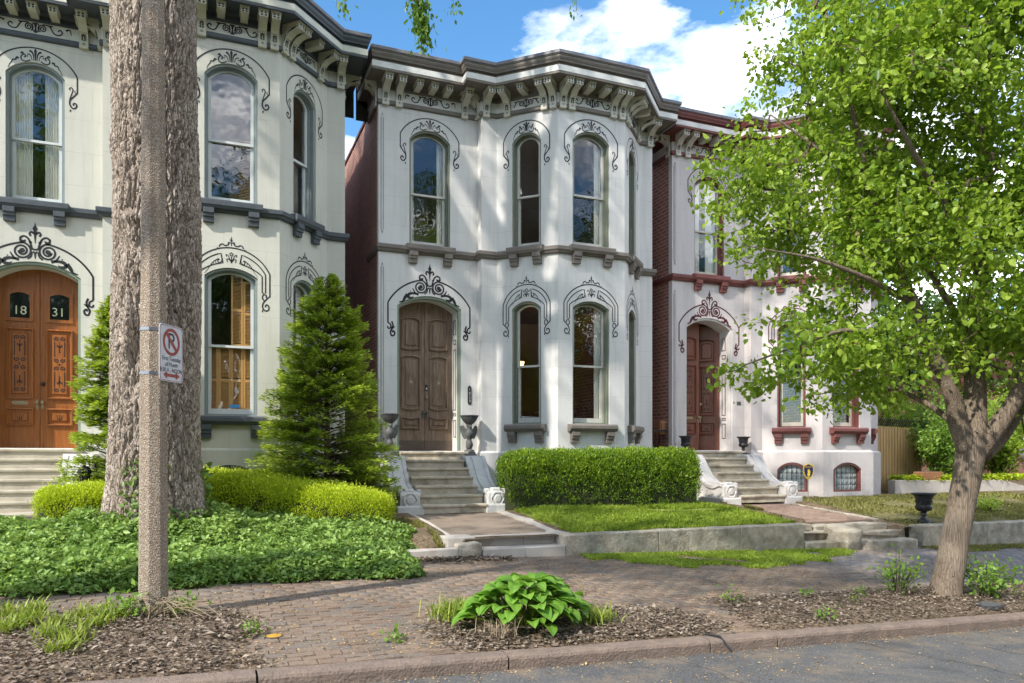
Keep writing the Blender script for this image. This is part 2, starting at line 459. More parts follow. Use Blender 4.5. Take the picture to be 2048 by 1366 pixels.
class MB:
    """collects faces for one mesh"""
    def __init__(s):
        s.v, s.f, s.m, s.uv = [], [], [], {}

    def add(s, vs, fs, m=0, uv=None):
        o = len(s.v)
        s.v += [tuple(p) for p in vs]
        s.f += [tuple(i + o for i in f) for f in fs]
        s.m += [m] * len(fs)
        if uv:
            for i, u in enumerate(uv):
                s.uv[o + i] = u
        return s

    def box(s, x0, x1, y0, y1, z0, z1, m=0):
        return s.add([(x, y, z) for z in (z0, z1) for y in (y0, y1) for x in (x0, x1)],
                     [(0, 2, 3, 1), (4, 5, 7, 6), (0, 1, 5, 4), (2, 6, 7, 3), (0, 4, 6, 2), (1, 3, 7, 5)], m)

    def ext(s, F, poly, t0, t1, m=0):
        """polygon in the (s,z) plane of a frame, thickened between t0 and t1"""
        n = len(poly)
        vs = [F(a, t0, b) for a, b in poly] + [F(a, t1, b) for a, b in poly]
        fs = [tuple(range(n)), tuple(range(2 * n - 1, n - 1, -1))]
        fs += [(i, i + n, (i + 1) % n + n, (i + 1) % n) for i in range(n)]
        return s.add(vs, fs, m)

    def exts(s, F, prof, s0, s1, m=0):
        """profile in (t,z), drawn out along s"""
        n = len(prof)
        vs = [F(s0, a, b) for a, b in prof] + [F(s1, a, b) for a, b in prof]
        fs = [tuple(range(n)), tuple(range(2 * n - 1, n - 1, -1))]
        fs += [(i, i + n, (i + 1) % n + n, (i + 1) % n) for i in range(n)]
        return s.add(vs, fs, m)

    def ring(s, F, A, B, t0, t1, m=0):
        """moulding between two outlines with the same count, front at t0, back at t1"""
        n = len(A)
        vs = [F(a, t0, b) for a, b in A] + [F(a, t0, b) for a, b in B] + [F(a, t1, b) for a, b in A] + [F(a, t1, b) for a, b in B]
        fs = []
        for i in range(n):
            j = (i + 1) % n
            fs += [(i, j, n + j, n + i), (n + i, n + j, 3 * n + j, 3 * n + i), (2 * n + i, 2 * n + j, j, i), (2 * n + i, 3 * n + i, 3 * n + j, 2 * n + j)]
        return s.add(vs, fs, m)

    def lathe(s, prof, c=(0, 0, 0), n=20, m=0, mod=None):
        vs, fs = [], []
        for r, z in prof:
            for k in range(n):
                a = 2 * math.pi * k / n
                rr = r * (mod(k, z) if mod else 1)
                vs.append((c[0] + rr * math.cos(a), c[1] + rr * math.sin(a), c[2] + z))
        for i in range(len(prof) - 1):
            for k in range(n):
                k2 = (k + 1) % n
                fs.append((i * n + k, i * n + k2, (i + 1) * n + k2, (i + 1) * n + k))
        fs += [tuple(range(n))[::-1], tuple(range((len(prof) - 1) * n, len(prof) * n))]
        return s.add(vs, fs, m)

    def tube(s, pts, rad, n=6, m=0, cap=True):
        pts = [Vector(p) for p in pts]
        vs, fs = [], []
        up = Vector((0.31, 0.2, 0.93)).normalized()
        for i, p in enumerate(pts):
            d = (pts[min(i + 1, len(pts) - 1)] - pts[max(i - 1, 0)]).normalized()
            a = d.cross(up)
            if a.length < 1e-3:
                a = d.cross(Vector((1, 0, 0)))
            a.normalize()
            b = d.cross(a)
            r = rad[i] if isinstance(rad, (list, tuple)) else rad
            for k in range(n):
                t = 2 * math.pi * k / n
                vs.append(p + a * (r * math.cos(t)) + b * (r * math.sin(t)))
        for i in range(len(pts) - 1):
            for k in range(n):
                k2 = (k + 1) % n
                fs.append((i * n + k, i * n + k2, (i + 1) * n + k2, (i + 1) * n + k))
        if cap:
            fs += [tuple(range(n))[::-1], tuple(range((len(pts) - 1) * n, len(pts) * n))]
        return s.add(vs, fs, m)

    def ribbon(s, F, pts, w, t=0.003, m=0, taper=None):
        """a painted or incised stroke lying on a frame plane"""
        n = len(pts)
        if n < 2: return s
        vs = []
        for i, (a, b) in enumerate(pts):
            p0, p1 = pts[max(i - 1, 0)], pts[min(i + 1, n - 1)]
            dx, dz = p1[0] - p0[0], p1[1] - p0[1]
            l = math.hypot(dx, dz) or 1e-6
            ww = w * 1.22 * (taper(i / (n - 1)) if taper else 1) / 2
            nx, nz = -dz / l * ww, dx / l * ww
            vs += [F(a + nx, t, b + nz), F(a - nx, t, b - nz)]
        return s.add(vs, [(2 * i, 2 * i + 1, 2 * i + 3, 2 * i + 2) for i in range(n - 1)], m)

    def poly(s, F, pts, t=0.003, m=0):
        return s.add([F(a, t, b) for a, b in pts], [tuple(range(len(pts)))], m)

    def build(s, name, mats, parent=None, smooth=False, bevel=0.0, seg=2, loc=(0, 0, 0), rot=(0, 0, 0)):
        me = bpy.data.meshes.new(name)
        me.from_pydata(s.v, [], s.f)
        for mt in (mats if isinstance(mats, (list, tuple)) else [mats]):
            me.materials.append(mt)
        me.polygons.foreach_set('material_index', s.m)
        if smooth:
            me.polygons.foreach_set('use_smooth', [True] * len(s.f))
        if s.uv:
            ul = me.uv_layers.new(name='UVMap')
            for lp in me.loops:
                ul.data[lp.index].uv = s.uv.get(lp.vertex_index, (0, 0))
        me.update()
        o = link(name, me, parent, loc, rot)
        if bevel:
            b = o.modifiers.new('bevel', 'BEVEL')
            b.width = bevel
            b.segments = seg
            b.limit_method = 'ANGLE'
            b.angle_limit = math.radians(40)
        return o


def frame(p, q):
    """local frame of a stretch of wall: s along it, t outwards, z up"""
    dx, dy = q[0] - p[0], q[1] - p[1]
    l = math.hypot(dx, dy)
    dx, dy = dx / l, dy / l
    return lambda s, t, z: (p[0] + dx * s + dy * t, p[1] + dy * s - dx * t, z)


FR0 = lambda s, t, z: (s, -t, z)


def arch(c, hw, zb, zs, rise, ins=0.0, insb=None, n=14):
    """outline of a segmental-arched opening, inset by ins; starts bottom left, runs counter-clockwise"""
    insb = ins if insb is None else insb
    Rr = (hw * hw + rise * rise) / (2 * rise)
    zc = zs + rise - Rr
    h = hw - ins
    r = Rr - ins
    a = math.asin(min(1, h / r))
    pts = [(c - h, zb + insb), (c + h, zb + insb)]
    pts += [(c + r * math.sin(a - 2 * a * i / n), zc + r * math.cos(a - 2 * a * i / n)) for i in range(n + 1)]
    return pts


def rect(s0, s1, z0, z1, i=0.0):
    return [(s0 + i, z0 + i), (s1 - i, z0 + i), (s1 - i, z1 - i), (s0 + i, z1 - i)]


def arcpts(p0, pm, p1, n=16):
    """circle arc through three points"""
    (ax, ay), (bx, by), (cx, cy) = p0, pm, p1
    d = 2 * (ax * (by - cy) + bx * (cy - ay) + cx * (ay - by))
    ux = ((ax * ax + ay * ay) * (by - cy) + (bx * bx + by * by) * (cy - ay) + (cx * cx + cy * cy) * (ay - by)) / d
    uy = ((ax * ax + ay * ay) * (cx - bx) + (bx * bx + by * by) * (ax - cx) + (cx * cx + cy * cy) * (bx - ax)) / d
    r = math.hypot(ax - ux, ay - uy)
    a0 = math.atan2(ay - uy, ax - ux)
    a1 = math.atan2(cy - uy, cx - ux)
    am = math.atan2(by - uy, bx - ux)
    def norm(a, ref):
        while a < ref: a += 2 * math.pi
        return a
    if norm(am, a0) > norm(a1, a0):
        a1 = norm(a1, a0) - 2 * math.pi
    else:
        a1 = norm(a1, a0)
    return [(ux + r * math.cos(a0 + (a1 - a0) * i / n), uy + r * math.sin(a0 + (a1 - a0) * i / n)) for i in range(n + 1)]


def spiral(cx, cz, r, a0, turns, n=22, r1=0.18):
    """turns > 0 winds counter-clockwise inwards"""
    out = []
    for i in range(n + 1):
        f = i / n
        rr = r * (1 - f * (1 - r1))
        a = a0 + turns * 2 * math.pi * f
        out.append((cx + rr * math.cos(a), cz + rr * math.sin(a)))
    return out


def smooth_path(pts, n=6):
    """Catmull-Rom through points of any dimension"""
    P = [np.array(p, float) for p in pts]
    P = [2 * P[0] - P[1]] + P + [2 * P[-1] - P[-2]]
    out = []
    for i in range(1, len(P) - 2):
        for k in range(n):
            t = k / n
            out.append(tuple(0.5 * ((2 * P[i]) + (-P[i - 1] + P[i + 1]) * t + (2 * P[i - 1] - 5 * P[i] + 4 * P[i + 1] - P[i + 2]) * t * t
                                    + (-P[i - 1] + 3 * P[i] - 3 * P[i + 1] + P[i + 2]) * t ** 3)))
    out.append(tuple(P[-2]))
    return out


LEAFT = lambda f: math.sin(math.pi * min(1, f * 0.9 + 0.1)) ** 0.8 * 1.2 + 0.12
TAIL = lambda f: 1.15 - 0.8 * f


def text_mesh(body, size, name='lettering', mat=None, spacing=1.0):
    cu = bpy.data.curves.new(name, 'FONT')
    cu.body = body
    cu.size = size
    cu.align_x = 'CENTER'
    cu.align_y = 'CENTER'
    cu.space_character = spacing
    ob = bpy.data.objects.new('tmp', cu)
    col.objects.link(ob)
    dg = bpy.context.evaluated_depsgraph_get()
    me = bpy.data.meshes.new_from_object(ob.evaluated_get(dg))
    bpy.data.objects.remove(ob)
    me.materials.clear()
    if mat: me.materials.append(mat)
    return me


# ------------------------------------------------------------------ the three houses
X0, Y0, ZT, PITCH = 3.13, 14.6, 1.69, 6.81
PLAN = [(0, .14), (0, 0), (2.06, 0), (2.06, -.24), (2.39, -.24), (3.33, -1.18), (4.85, -1.18), (5.79, -.24), (6.12, -.24), (6.12, .14)]
SWEEP = [(0, 1.0)] + PLAN[1:-1] + [(6.12, 1.0)]
MULT = [.46, 1, 1, 1, 1, 1, 1, 1, .70]
SEG = {'A': 1, 'B': 2, 'C': 3, 'D': 4, 'E': 5, 'F': 6, 'G': 7, 'L': 0, 'H': 8}
FR = {k: frame(PLAN[i], PLAN[i + 1]) for k, i in SEG.items()}
ZTOP = 6.86
# centre along the wall, half width
OPEN = {'A': (1.045, .425), 'D': (.655, .315), 'E': (.745, .42), 'F': (.675, .315)}


def offset_plan(o, plan=SWEEP, mult=MULT):
    ls = []
    for i in range(len(plan) - 1):
        (ax, ay), (bx, by) = plan[i], plan[i + 1]
        l = math.hypot(bx - ax, by - ay)
        dx, dy = (bx - ax) / l, (by - ay) / l
        k = o * mult[i]
        ls.append(((ax + dy * k, ay - dx * k), (bx + dy * k, by - dx * k), (dx, dy)))
    out = [ls[0][0]]
    for i in range(1, len(ls)):
        (p, _, d), (q, _, e) = ls[i - 1], ls[i]
        den = d[0] * e[1] - d[1] * e[0]
        tt = ((q[0] - p[0]) * e[1] - (q[1] - p[1]) * e[0]) / den
        out.append((p[0] + d[0] * tt, p[1] + d[1] * tt))
    out.append(ls[-1][1])
    return out


def sweep(prof, plan=SWEEP, mult=MULT, close=False):
    mb = MB()
    rows = [[(x, y, z) for x, y in offset_plan(o, plan, mult)] for o, z in prof]
    n = len(rows[0])
    vs = [p for r in rows for p in r]
    fs = []
    for i in range(len(rows) - 1):
        for k in range(n - 1):
            fs.append((i * n + k, i * n + k + 1, (i + 1) * n + k + 1, (i + 1) * n + k))
    fs.append(tuple(i * n for i in range(len(rows))))
    fs.append(tuple(i * n + n - 1 for i in range(len(rows)))[::-1])
    return mb.add(vs, fs)


def wall_mesh(plan, z0, z1, holes, depth):
    """stuccoed wall following the plan, with arched openings and their reveals"""
    mb = MB()
    s_acc = 0
    for i in range(len(plan) - 1):
        p, q = plan[i], plan[i + 1]
        F = frame(p, q)
        L = math.hypot(q[0] - p[0], q[1] - p[1])
        loops = [[(0, z0), (L, z0), (L, z1), (0, z1)]] + holes.get(i, [])
        flat = [pt for lp in loops for pt in lp]
        tris = tessellate_polygon([[Vector((a, b, 0)) for a, b in lp] for lp in loops])
        ff = []
        for a, b, c in tris:
            A, B, Cc = flat[a], flat[b], flat[c]
            area = (B[0] - A[0]) * (Cc[1] - A[1]) - (B[1] - A[1]) * (Cc[0] - A[0])
            ff.append((a, b, c) if area > 0 else (a, c, b))
        mb.add([F(a, 0, b) for a, b in flat], ff, 0, [(s_acc + a, b) for a, b in flat])
        for lp in holes.get(i, []):
            n = len(lp)
            mb.add([F(a, 0, b) for a, b in lp] + [F(a, -depth, b) for a, b in lp], [(k, (k + 1) % n, (k + 1) % n + n, k + n) for k in range(n)], 0,
                   [(s_acc + a + .1, b + .13) for a, b in lp] * 2)
        s_acc += L
    return mb


# --- incised ornament -------------------------------------------------------------
def mirror(c, pts):
    return [(2 * c - a, b) for a, b in pts]


def orn_upper(mb, F, c, hw, zs, rise):
    w = hw + .185
    zsh, za = zs + .07, zs + rise + .235
    Ri = (hw * hw + rise * rise) / (2 * rise)
    zi = lambda x: zs + rise - Ri + math.sqrt(max(Ri * Ri - x * x, 0))
    oarc = arcpts((c - w, zsh), (c, za), (c + w, zsh), 22)
    mb.ribbon(F, oarc, .019)
    cc = arcpts((-w, zsh), (0, za), (w, zsh), 40)
    def zo(x):
        for i in range(len(cc) - 1):
            if cc[i][0] <= x <= cc[i + 1][0]:
                f = (x - cc[i][0]) / (cc[i + 1][0] - cc[i][0])
                return cc[i][1] * (1 - f) + cc[i + 1][1] * f
        return zsh
    P = lambda x, o: (c + x * hw / .42, zi(min(x * hw / .42, hw)) * (1 - o) + zo(x * hw / .42) * o)
    def both(pts, wd, tp=None):
        mb.ribbon(F, pts, wd, taper=tp)
        mb.ribbon(F, mirror(c, pts), wd, taper=tp)
    # shoulder, hanging side line and volute
    side = [(c + w, zsh), (c + w, zsh - .27)]
    mb.ribbon(F, side, .019)
    mb.ribbon(F, mirror(c, side), .019)
    vol = smooth_path([(c + w, zsh - .265), (c + w - .05, zsh - .33), (c + w - .105, zsh - .40), (c + w - .11, zsh - .47), (c + w - .075, zsh - .53), (c + w - .03, zsh - .525),
                       (c + w - .008, zsh - .48), (c + w - .03, zsh - .445), (c + w - .058, zsh - .455), (c + w - .055, zsh - .485)], 5)
    both(vol, .021)
    both(smooth_path([(c + w - .115, zsh - .40), (c + w - .085, zsh - .30), (c + w - .065, zsh - .22), (c + w - .09, zsh - .185), (c + w - .115, zsh - .205), (c + w - .105, zsh - .235)], 5), .015)
    both([(c + w - .04, zsh - .23), (c + w - .028, zsh - .28)], .014, TAIL)
    both([(c + w - .10, zsh - .56), (c + w - .107, zsh - .60)], .022, TAIL)
    # palmette
    mb.ribbon(F, [P(0, .1), P(0, .4), P(0, .62), P(0, .84)], .026, taper=lambda f: .45 + .9 * f)
    mb.poly(F, [P(0, .95), P(-.02, .83), P(0, .74), P(.02, .83)], .0045)
    both(smooth_path([P(.022, .1), P(.028, .45), P(.05, .68), P(.085, .78)], 4), .024, lambda f: .35 + .9 * f)
    both(smooth_path([P(.048, .1), P(.06, .35), P(.085, .5), P(.115, .54)], 4), .016, lambda f: .4 + .8 * f)
    both(smooth_path([P(.075, .12), P(.105, .06), P(.15, .05), P(.19, .16), P(.205, .36), P(.18, .52), P(.15, .5), P(.14, .37), P(.16, .32)], 5), .017)
    both(smooth_path([P(.165, .58), P(.19, .66), P(.215, .62)], 3), .022, LEAFT)
    both([P(.105, .36), P(.125, .42)], .016)
    both(smooth_path([P(.235, .30), P(.262, .42), P(.28, .28), P(.315, .37), P(.335, .25), P(.36, .2), P(.385, .06)], 3), .022, TAIL)


def orn_lower(mb, F, c, hw, zs, rise):
    k = hw / .42
    def both(pts, wd, tp=None):
        mb.ribbon(F, pts, wd, taper=tp)
        mb.ribbon(F, mirror(c, pts), wd, taper=tp)
    zap = zs + rise
    w3, w2, w1 = hw + .195, hw + .125, hw + .07
    zsh = zs + .04
    arc3 = arcpts((c - w3, zsh + .05), (c, zap + .335), (c + w3, zsh + .05), 20)
    mb.ribbon(F, arc3, .018)
    a2 = arcpts((c + w2, zsh + .035), (c, zap + .25), (c - w2, zsh + .035), 24)
    a1 = arcpts((c + w1, zsh + .01), (c, zap + .085), (c - w1, zsh + .01), 24)
    g = .105 * k + .01
    r2 = [p for p in a2 if p[0] >= c + g]
    r1 = [p for p in a1 if p[0] >= c + g]
    box = [(c + w1, zsh - .27), (c + w2, zsh - .27)] + r2 + r1[::-1] + [(c + w1, zsh - .27)]
    both(box, .016)
    both([(c + w3, zsh + .05), (c + w3, zsh - .33)], .018)
    # volute below the shoulder
    both(smooth_path([(c + w3, zsh - .325), (c + w3 - .05, zsh - .37), (c + w3 - .11, zsh - .45), (c + w3 - .115, zsh - .53), (c + w3 - .07, zsh - .575), (c + w3 - .02, zsh - .55),
                      (c + w3 - .02, zsh - .49), (c + w3 - .06, zsh - .47), (c + w3 - .075, zsh - .51)], 5), .019)
    both(smooth_path([(c + w3 - .115, zsh - .56), (c + w3 - .12, zsh - .6)], 2), .016)
    both(smooth_path([(c + w3 - .095, zsh - .40), (c + w3 - .12, zsh - .36), (c + w3 - .105, zsh - .30), (c + w3 - .06, zsh - .31), (c + w3 - .06, zsh - .35)], 5), .017)
    # leafy sprig in each panel
    zm = lambda x: (1 - (x / w2) ** 2) * .15
    S = lambda x, o: (c + x * k, zap + .085 + o - .55 * (x * k) ** 2 / hw * 1.0)
    both(smooth_path([S(.15, .115), S(.15, .05), S(.19, .03), S(.215, .075), S(.185, .09)], 4), .012)
    both(smooth_path([S(.2, .105), S(.26, .10), S(.31, .085), S(.37, .035), S(.42, .02)], 4), .012, TAIL)
    for x in (.25, .285, .32):
        both([S(x, .09), S(x - .008, .05)], .02, LEAFT)
    # centre flower
    mb.ribbon(F, [(c, zap + .075), (c, zap + .19)], .013)
    both(smooth_path([(c, zap + .10), (c + .03 * k, zap + .15), (c + .05 * k, zap + .20), (c + .085 * k, zap + .215), (c + .075 * k, zap + .18)], 4), .011)
    both(smooth_path([(c, zap + .09), (c + .04 * k, zap + .14), (c + .075 * k, zap + .135), (c + .06 * k, zap + .09)], 4), .012)
    for i in range(5):
        a = math.pi / 2 + i * 2 * math.pi / 5
        q = (c + .024 * math.cos(a), zap + .225 + .024 * math.sin(a))
        mb.poly(F, [(q[0] + .013 * math.cos(b), q[1] + .013 * math.sin(b)) for b in [j * math.pi / 3 for j in range(6)]], .004 + .0002 * i)
    # cresting
    zt = zap + .335
    mb.ribbon(F, [(c, zt + .03), (c, zt + .10)], .012)
    mb.ribbon(F, [(c, zt + .10), (c, zt + .185)], .022, taper=lambda f: 1.2 - f)
    mb.ribbon(F, [(c - .03, zt + .13), (c + .03, zt + .13)], .018, t=.0045, taper=LEAFT)
    both(smooth_path([(c + .015, zt + .075), (c + .045, zt + .085), (c + .05, zt + .045), (c + .10, zt + .03), (c + .14, zt + .05), (c + .175, zt + .035), (c + .19, zt + .0)], 4), .017)
    both([(c + .2, zt - .02), (c + .235, zt - .02)], .022, LEAFT)


def orn_door(mb, F, c, hw, zs, rise):
    def both(pts, wd, tp=None):
        mb.ribbon(F, pts, wd, taper=tp)
        mb.ribbon(F, mirror(c, pts), wd, taper=tp)
    zap = zs + rise
    w = hw + .185
    # long line that rolls into the big volute beside the finial
    out = arcpts((c + w, zs + .04), (c + .52, zap + .17), (c + .17, zap + .305), 14)
    both([(c + w, zs - .36), (c + w, zs + .04)], .026)
    sp = spiral(c + .19, zap + .165, .14, math.pi * .5, 1.75, 40, .32)
    sp = [(c + .19 + (a - c - .19) * 1.0, b) for a, b in sp]
    both(out + sp, .026)
    both(smooth_path([(c + .15, zap + .19), (c + .19, zap + .165), (c + .215, zap + .12)], 3), .05, LEAFT)
    # finial
    mb.poly(F, [(c, zap + .66), (c - .012, zap + .60), (c - .038, zap + .545), (c - .012, zap + .49), (c + .012, zap + .49), (c + .038, zap + .545), (c + .012, zap + .60)], .0045)
    mb.ribbon(F, [(c, zap + .51), (c, zap + .42), (c, zap + .30)], .042, taper=lambda f: 1.05 - .85 * f)
    both(smooth_path([(c + .01, zap + .455), (c + .055, zap + .49), (c + .08, zap + .455), (c + .06, zap + .42)], 4), .027)
    # lyre arms
    both(smooth_path([(c, zap + .195), (c + .045, zap + .215), (c + .065, zap + .29), (c + .10, zap + .375), (c + .16, zap + .41), (c + .22, zap + .375)], 5), .026)
    both(smooth_path([(c + .215, zap + .385), (c + .20, zap + .32), (c + .155, zap + .33), (c + .14, zap + .355)], 4), .03, LEAFT)
    both([(c + .05, zap + .31), (c + .085, zap + .33)], .026)
    # drop below
    mb.ribbon(F, [(c, zap + .16), (c, zap + .045)], .03, taper=TAIL)
    both(smooth_path([(c + .012, zap + .165), (c + .045, zap + .14), (c + .06, zap + .08), (c + .11, zap + .035)], 4), .025, lambda f: .7 + .3 * f)
    # acanthus running down each side
    both(smooth_path([(c + .23, zap + .015), (c + .30, zap + .04), (c + .355, zap + .13)], 4), .04, TAIL)
    both(smooth_path([(c + .27, zap + .02), (c + .36, zap + .03), (c + .43, zap + .005), (c + .44, zap - .055), (c + .37, zap - .06), (c + .33, zap - .03)], 5), .035, LEAFT)
    both([(c + .385, zap + .06), (c + .40, zap + .075)], .016)
    both(smooth_path([(c + .46, zap + .0), (c + .52, zap - .08), (c + .55, zap - .14), (c + .625, zap - .165)], 4), .05, TAIL)
    both([(c + .50, zap - .09), (c + .53, zap - .13)], .04, LEAFT)
    # hanging curls
    zz = zs - .36
    both(smooth_path([(c + w, zz), (c + w - .05, zz - .03), (c + w - .055, zz - .10), (c + w - .005, zz - .11), (c + w + .005, zz - .07)], 4), .024)
    both(smooth_path([(c + w - .075, zz + .03), (c + w - .10, zz - .05), (c + w - .075, zz - .13), (c + w - .05, zz - .18), (c + w - .07, zz - .25), (c + w - .12, zz - .245),
                      (c + w - .135, zz - .19), (c + w - .105, zz - .16), (c + w - .085, zz - .19)], 5), .028)
    both([(c + w - .08, zz - .11), (c + w - .14, zz - .07)], .03, TAIL)


def orn_frieze(mb, F, c, hw):
    z = 7.02
    def both(pts, wd, tp=None):
        mb.ribbon(F, pts, wd, .024, taper=tp)
        mb.ribbon(F, mirror(c, pts), wd, .024, taper=tp)
    mb.ribbon(F, [(c, z - .085), (c, z - .01), (c, z + .085)], .034, .024, taper=lambda f: .5 + abs(f - .5) * 1.6)
    both(spiral(c + .10, z, .068, math.pi * 1.35, -1.9, 30, .15), .016)
    both(smooth_path([(c + .03, z - .07), (c + .05, z + .02), (c + .03, z + .08)], 4), .014)
    if hw > .3:
        both(smooth_path([(c + .10, z + .072), (c + .2, z + .06), (c + .27, z - .05), (c + .35, z - .055), (c + .39, z - .01), (c + .355, z + .03), (c + .325, z)], 5), .018)
        both(smooth_path([(c + .2, z + .055), (c + .25, z + .075)], 2), .03, TAIL)
    else:
        both(smooth_path([(c + .14, z + .06), (c + .2, z + .05), (c + .24, z - .01), (c + .27, z - .05)], 4), .018)
        both([(c + .21, z + .04), (c + .26, z + .055)], .025, TAIL)
    if hw > .5:
        both(smooth_path([(c + .44, z + .04), (c + .50, z + .06), (c + .52, z - .03)], 4), .024, TAIL)


# --- cornice brackets, shared by shape -----------------------------------------------
BR_PROF = [(0, 6.80), (.062, 6.80), (.062, 6.835), (.05, 6.845), (.052, 6.93), (.062, 6.985), (.085, 7.04), (.112, 7.045), (.118, 7.06), (.145, 7.085), (.20, 7.12), (.28, 7.14), (.385, 7.145),
           (.385, 7.235), (0, 7.235)]


def bracket_mesh(mat, dark):
    mb = MB()
    w = .068
    mb.exts(FR0, BR_PROF, -w, w)
    mb.box(-w - .018, w + .018, -.405, 0, 7.236, 7.268)
    # scrolled cheeks: a raised rib on either side
    for sx in (-1, 1):
        for a, b in (((.05, 6.95), (.10, 7.10)), ((.13, 7.12), (.36, 7.20))):
            mb.add([(sx * (w + .0025), -a[0], a[1]), (sx * (w + .0025), -(a[0] + b[0]) / 2, (a[1] + b[1]) / 2 + .02), (sx * (w + .0025), -b[0], b[1]), (sx * (w + .0025), -(a[0] + b[0]) / 2 - .01, (a[1] + b[1]) / 2 - .012)], [(0, 1, 2, 3)], 1)
    # shade of the drilled holes, painted as flat dark squares on the block
    for dx in (-.031, .031):
        for dz in (-.02, .022):
            mb.add([(dx + a * .0165, -.3875, 7.19 + dz + b * .0145) for a, b in ((-1, -1), (1, -1), (1, 1), (-1, 1))], [(0, 1, 2, 3)], 1)
    # leaf cuts on the front
    def on(z):
        for i in range(3, 7):
            (a, b), (c, d) = BR_PROF[i], BR_PROF[i + 1]
            if b <= z <= d:
                return a + (c - a) * (z - b) / (d - b) + .003
        return .055
    for z, ww in ((6.935, .03), (6.97, .03), (7.0, .024)):
        for sx in (-1, 1):
            pts = [(sx * .004, z - .016), (sx * .026, z - .008), (sx * (ww + .012), z + .024), (sx * .010, z + .014)]
            mb.add([(x, -on(q) - .001, q) for x, q in pts], [(0, 1, 2, 3)], 1)
    mb.add([(x, -on(q) - .001, q) for x, q in ((0, 6.995), (.011, 7.012), (0, 7.038), (-.011, 7.012))], [(0, 1, 2, 3)], 1)
    for dx, dz in ((0, .013), (0, -.013), (.017, 0), (-.017, 0)):
        mb.add([(dx + a * .010, -.0545, 6.872 + dz + b * .010) for a, b in ((0, -1), (1, 0), (0, 1), (-1, 0))], [(0, 1, 2, 3)], 1)
    o = mb.build('bracket', [mat, dark])
    me = o.data
    bpy.data.objects.remove(o)
    return me


def modillion_mesh(mat, dark):
    mb = MB()
    w = .06
    mb.exts(FR0, [(.03, 7.15), (.30, 7.145), (.355, 7.16), (.355, 7.235), (.03, 7.235)], -w, w)
    mb.box(-w - .016, w + .016, -.372, -.03, 7.236, 7.268)
    for dx in (-.027, .027):  # flat dark squares painted in for the shade of the holes
        for dz in (-.017, .019):
            mb.add([(dx + a * .0155, -.3575, 7.197 + dz + b * .0135) for a, b in ((-1, -1), (1, -1), (1, 1), (-1, 1))], [(0, 1, 2, 3)], 1)
    o = mb.build('modillion', [mat, dark])
    me = o.data
    bpy.data.objects.remove(o)
    return me


def ang(k):
    i = SEG[k]
    (ax, ay), (bx, by) = PLAN[i], PLAN[i + 1]
    return math.atan2(by - ay, bx - ax)


def corbel_prof(z):
    return [(0, z - .225), (.075, z - .225), (.08, z - .15), (.105, z - .14), (.105, z - .10), (.13, z - .085), (.13, z), (0, z)]


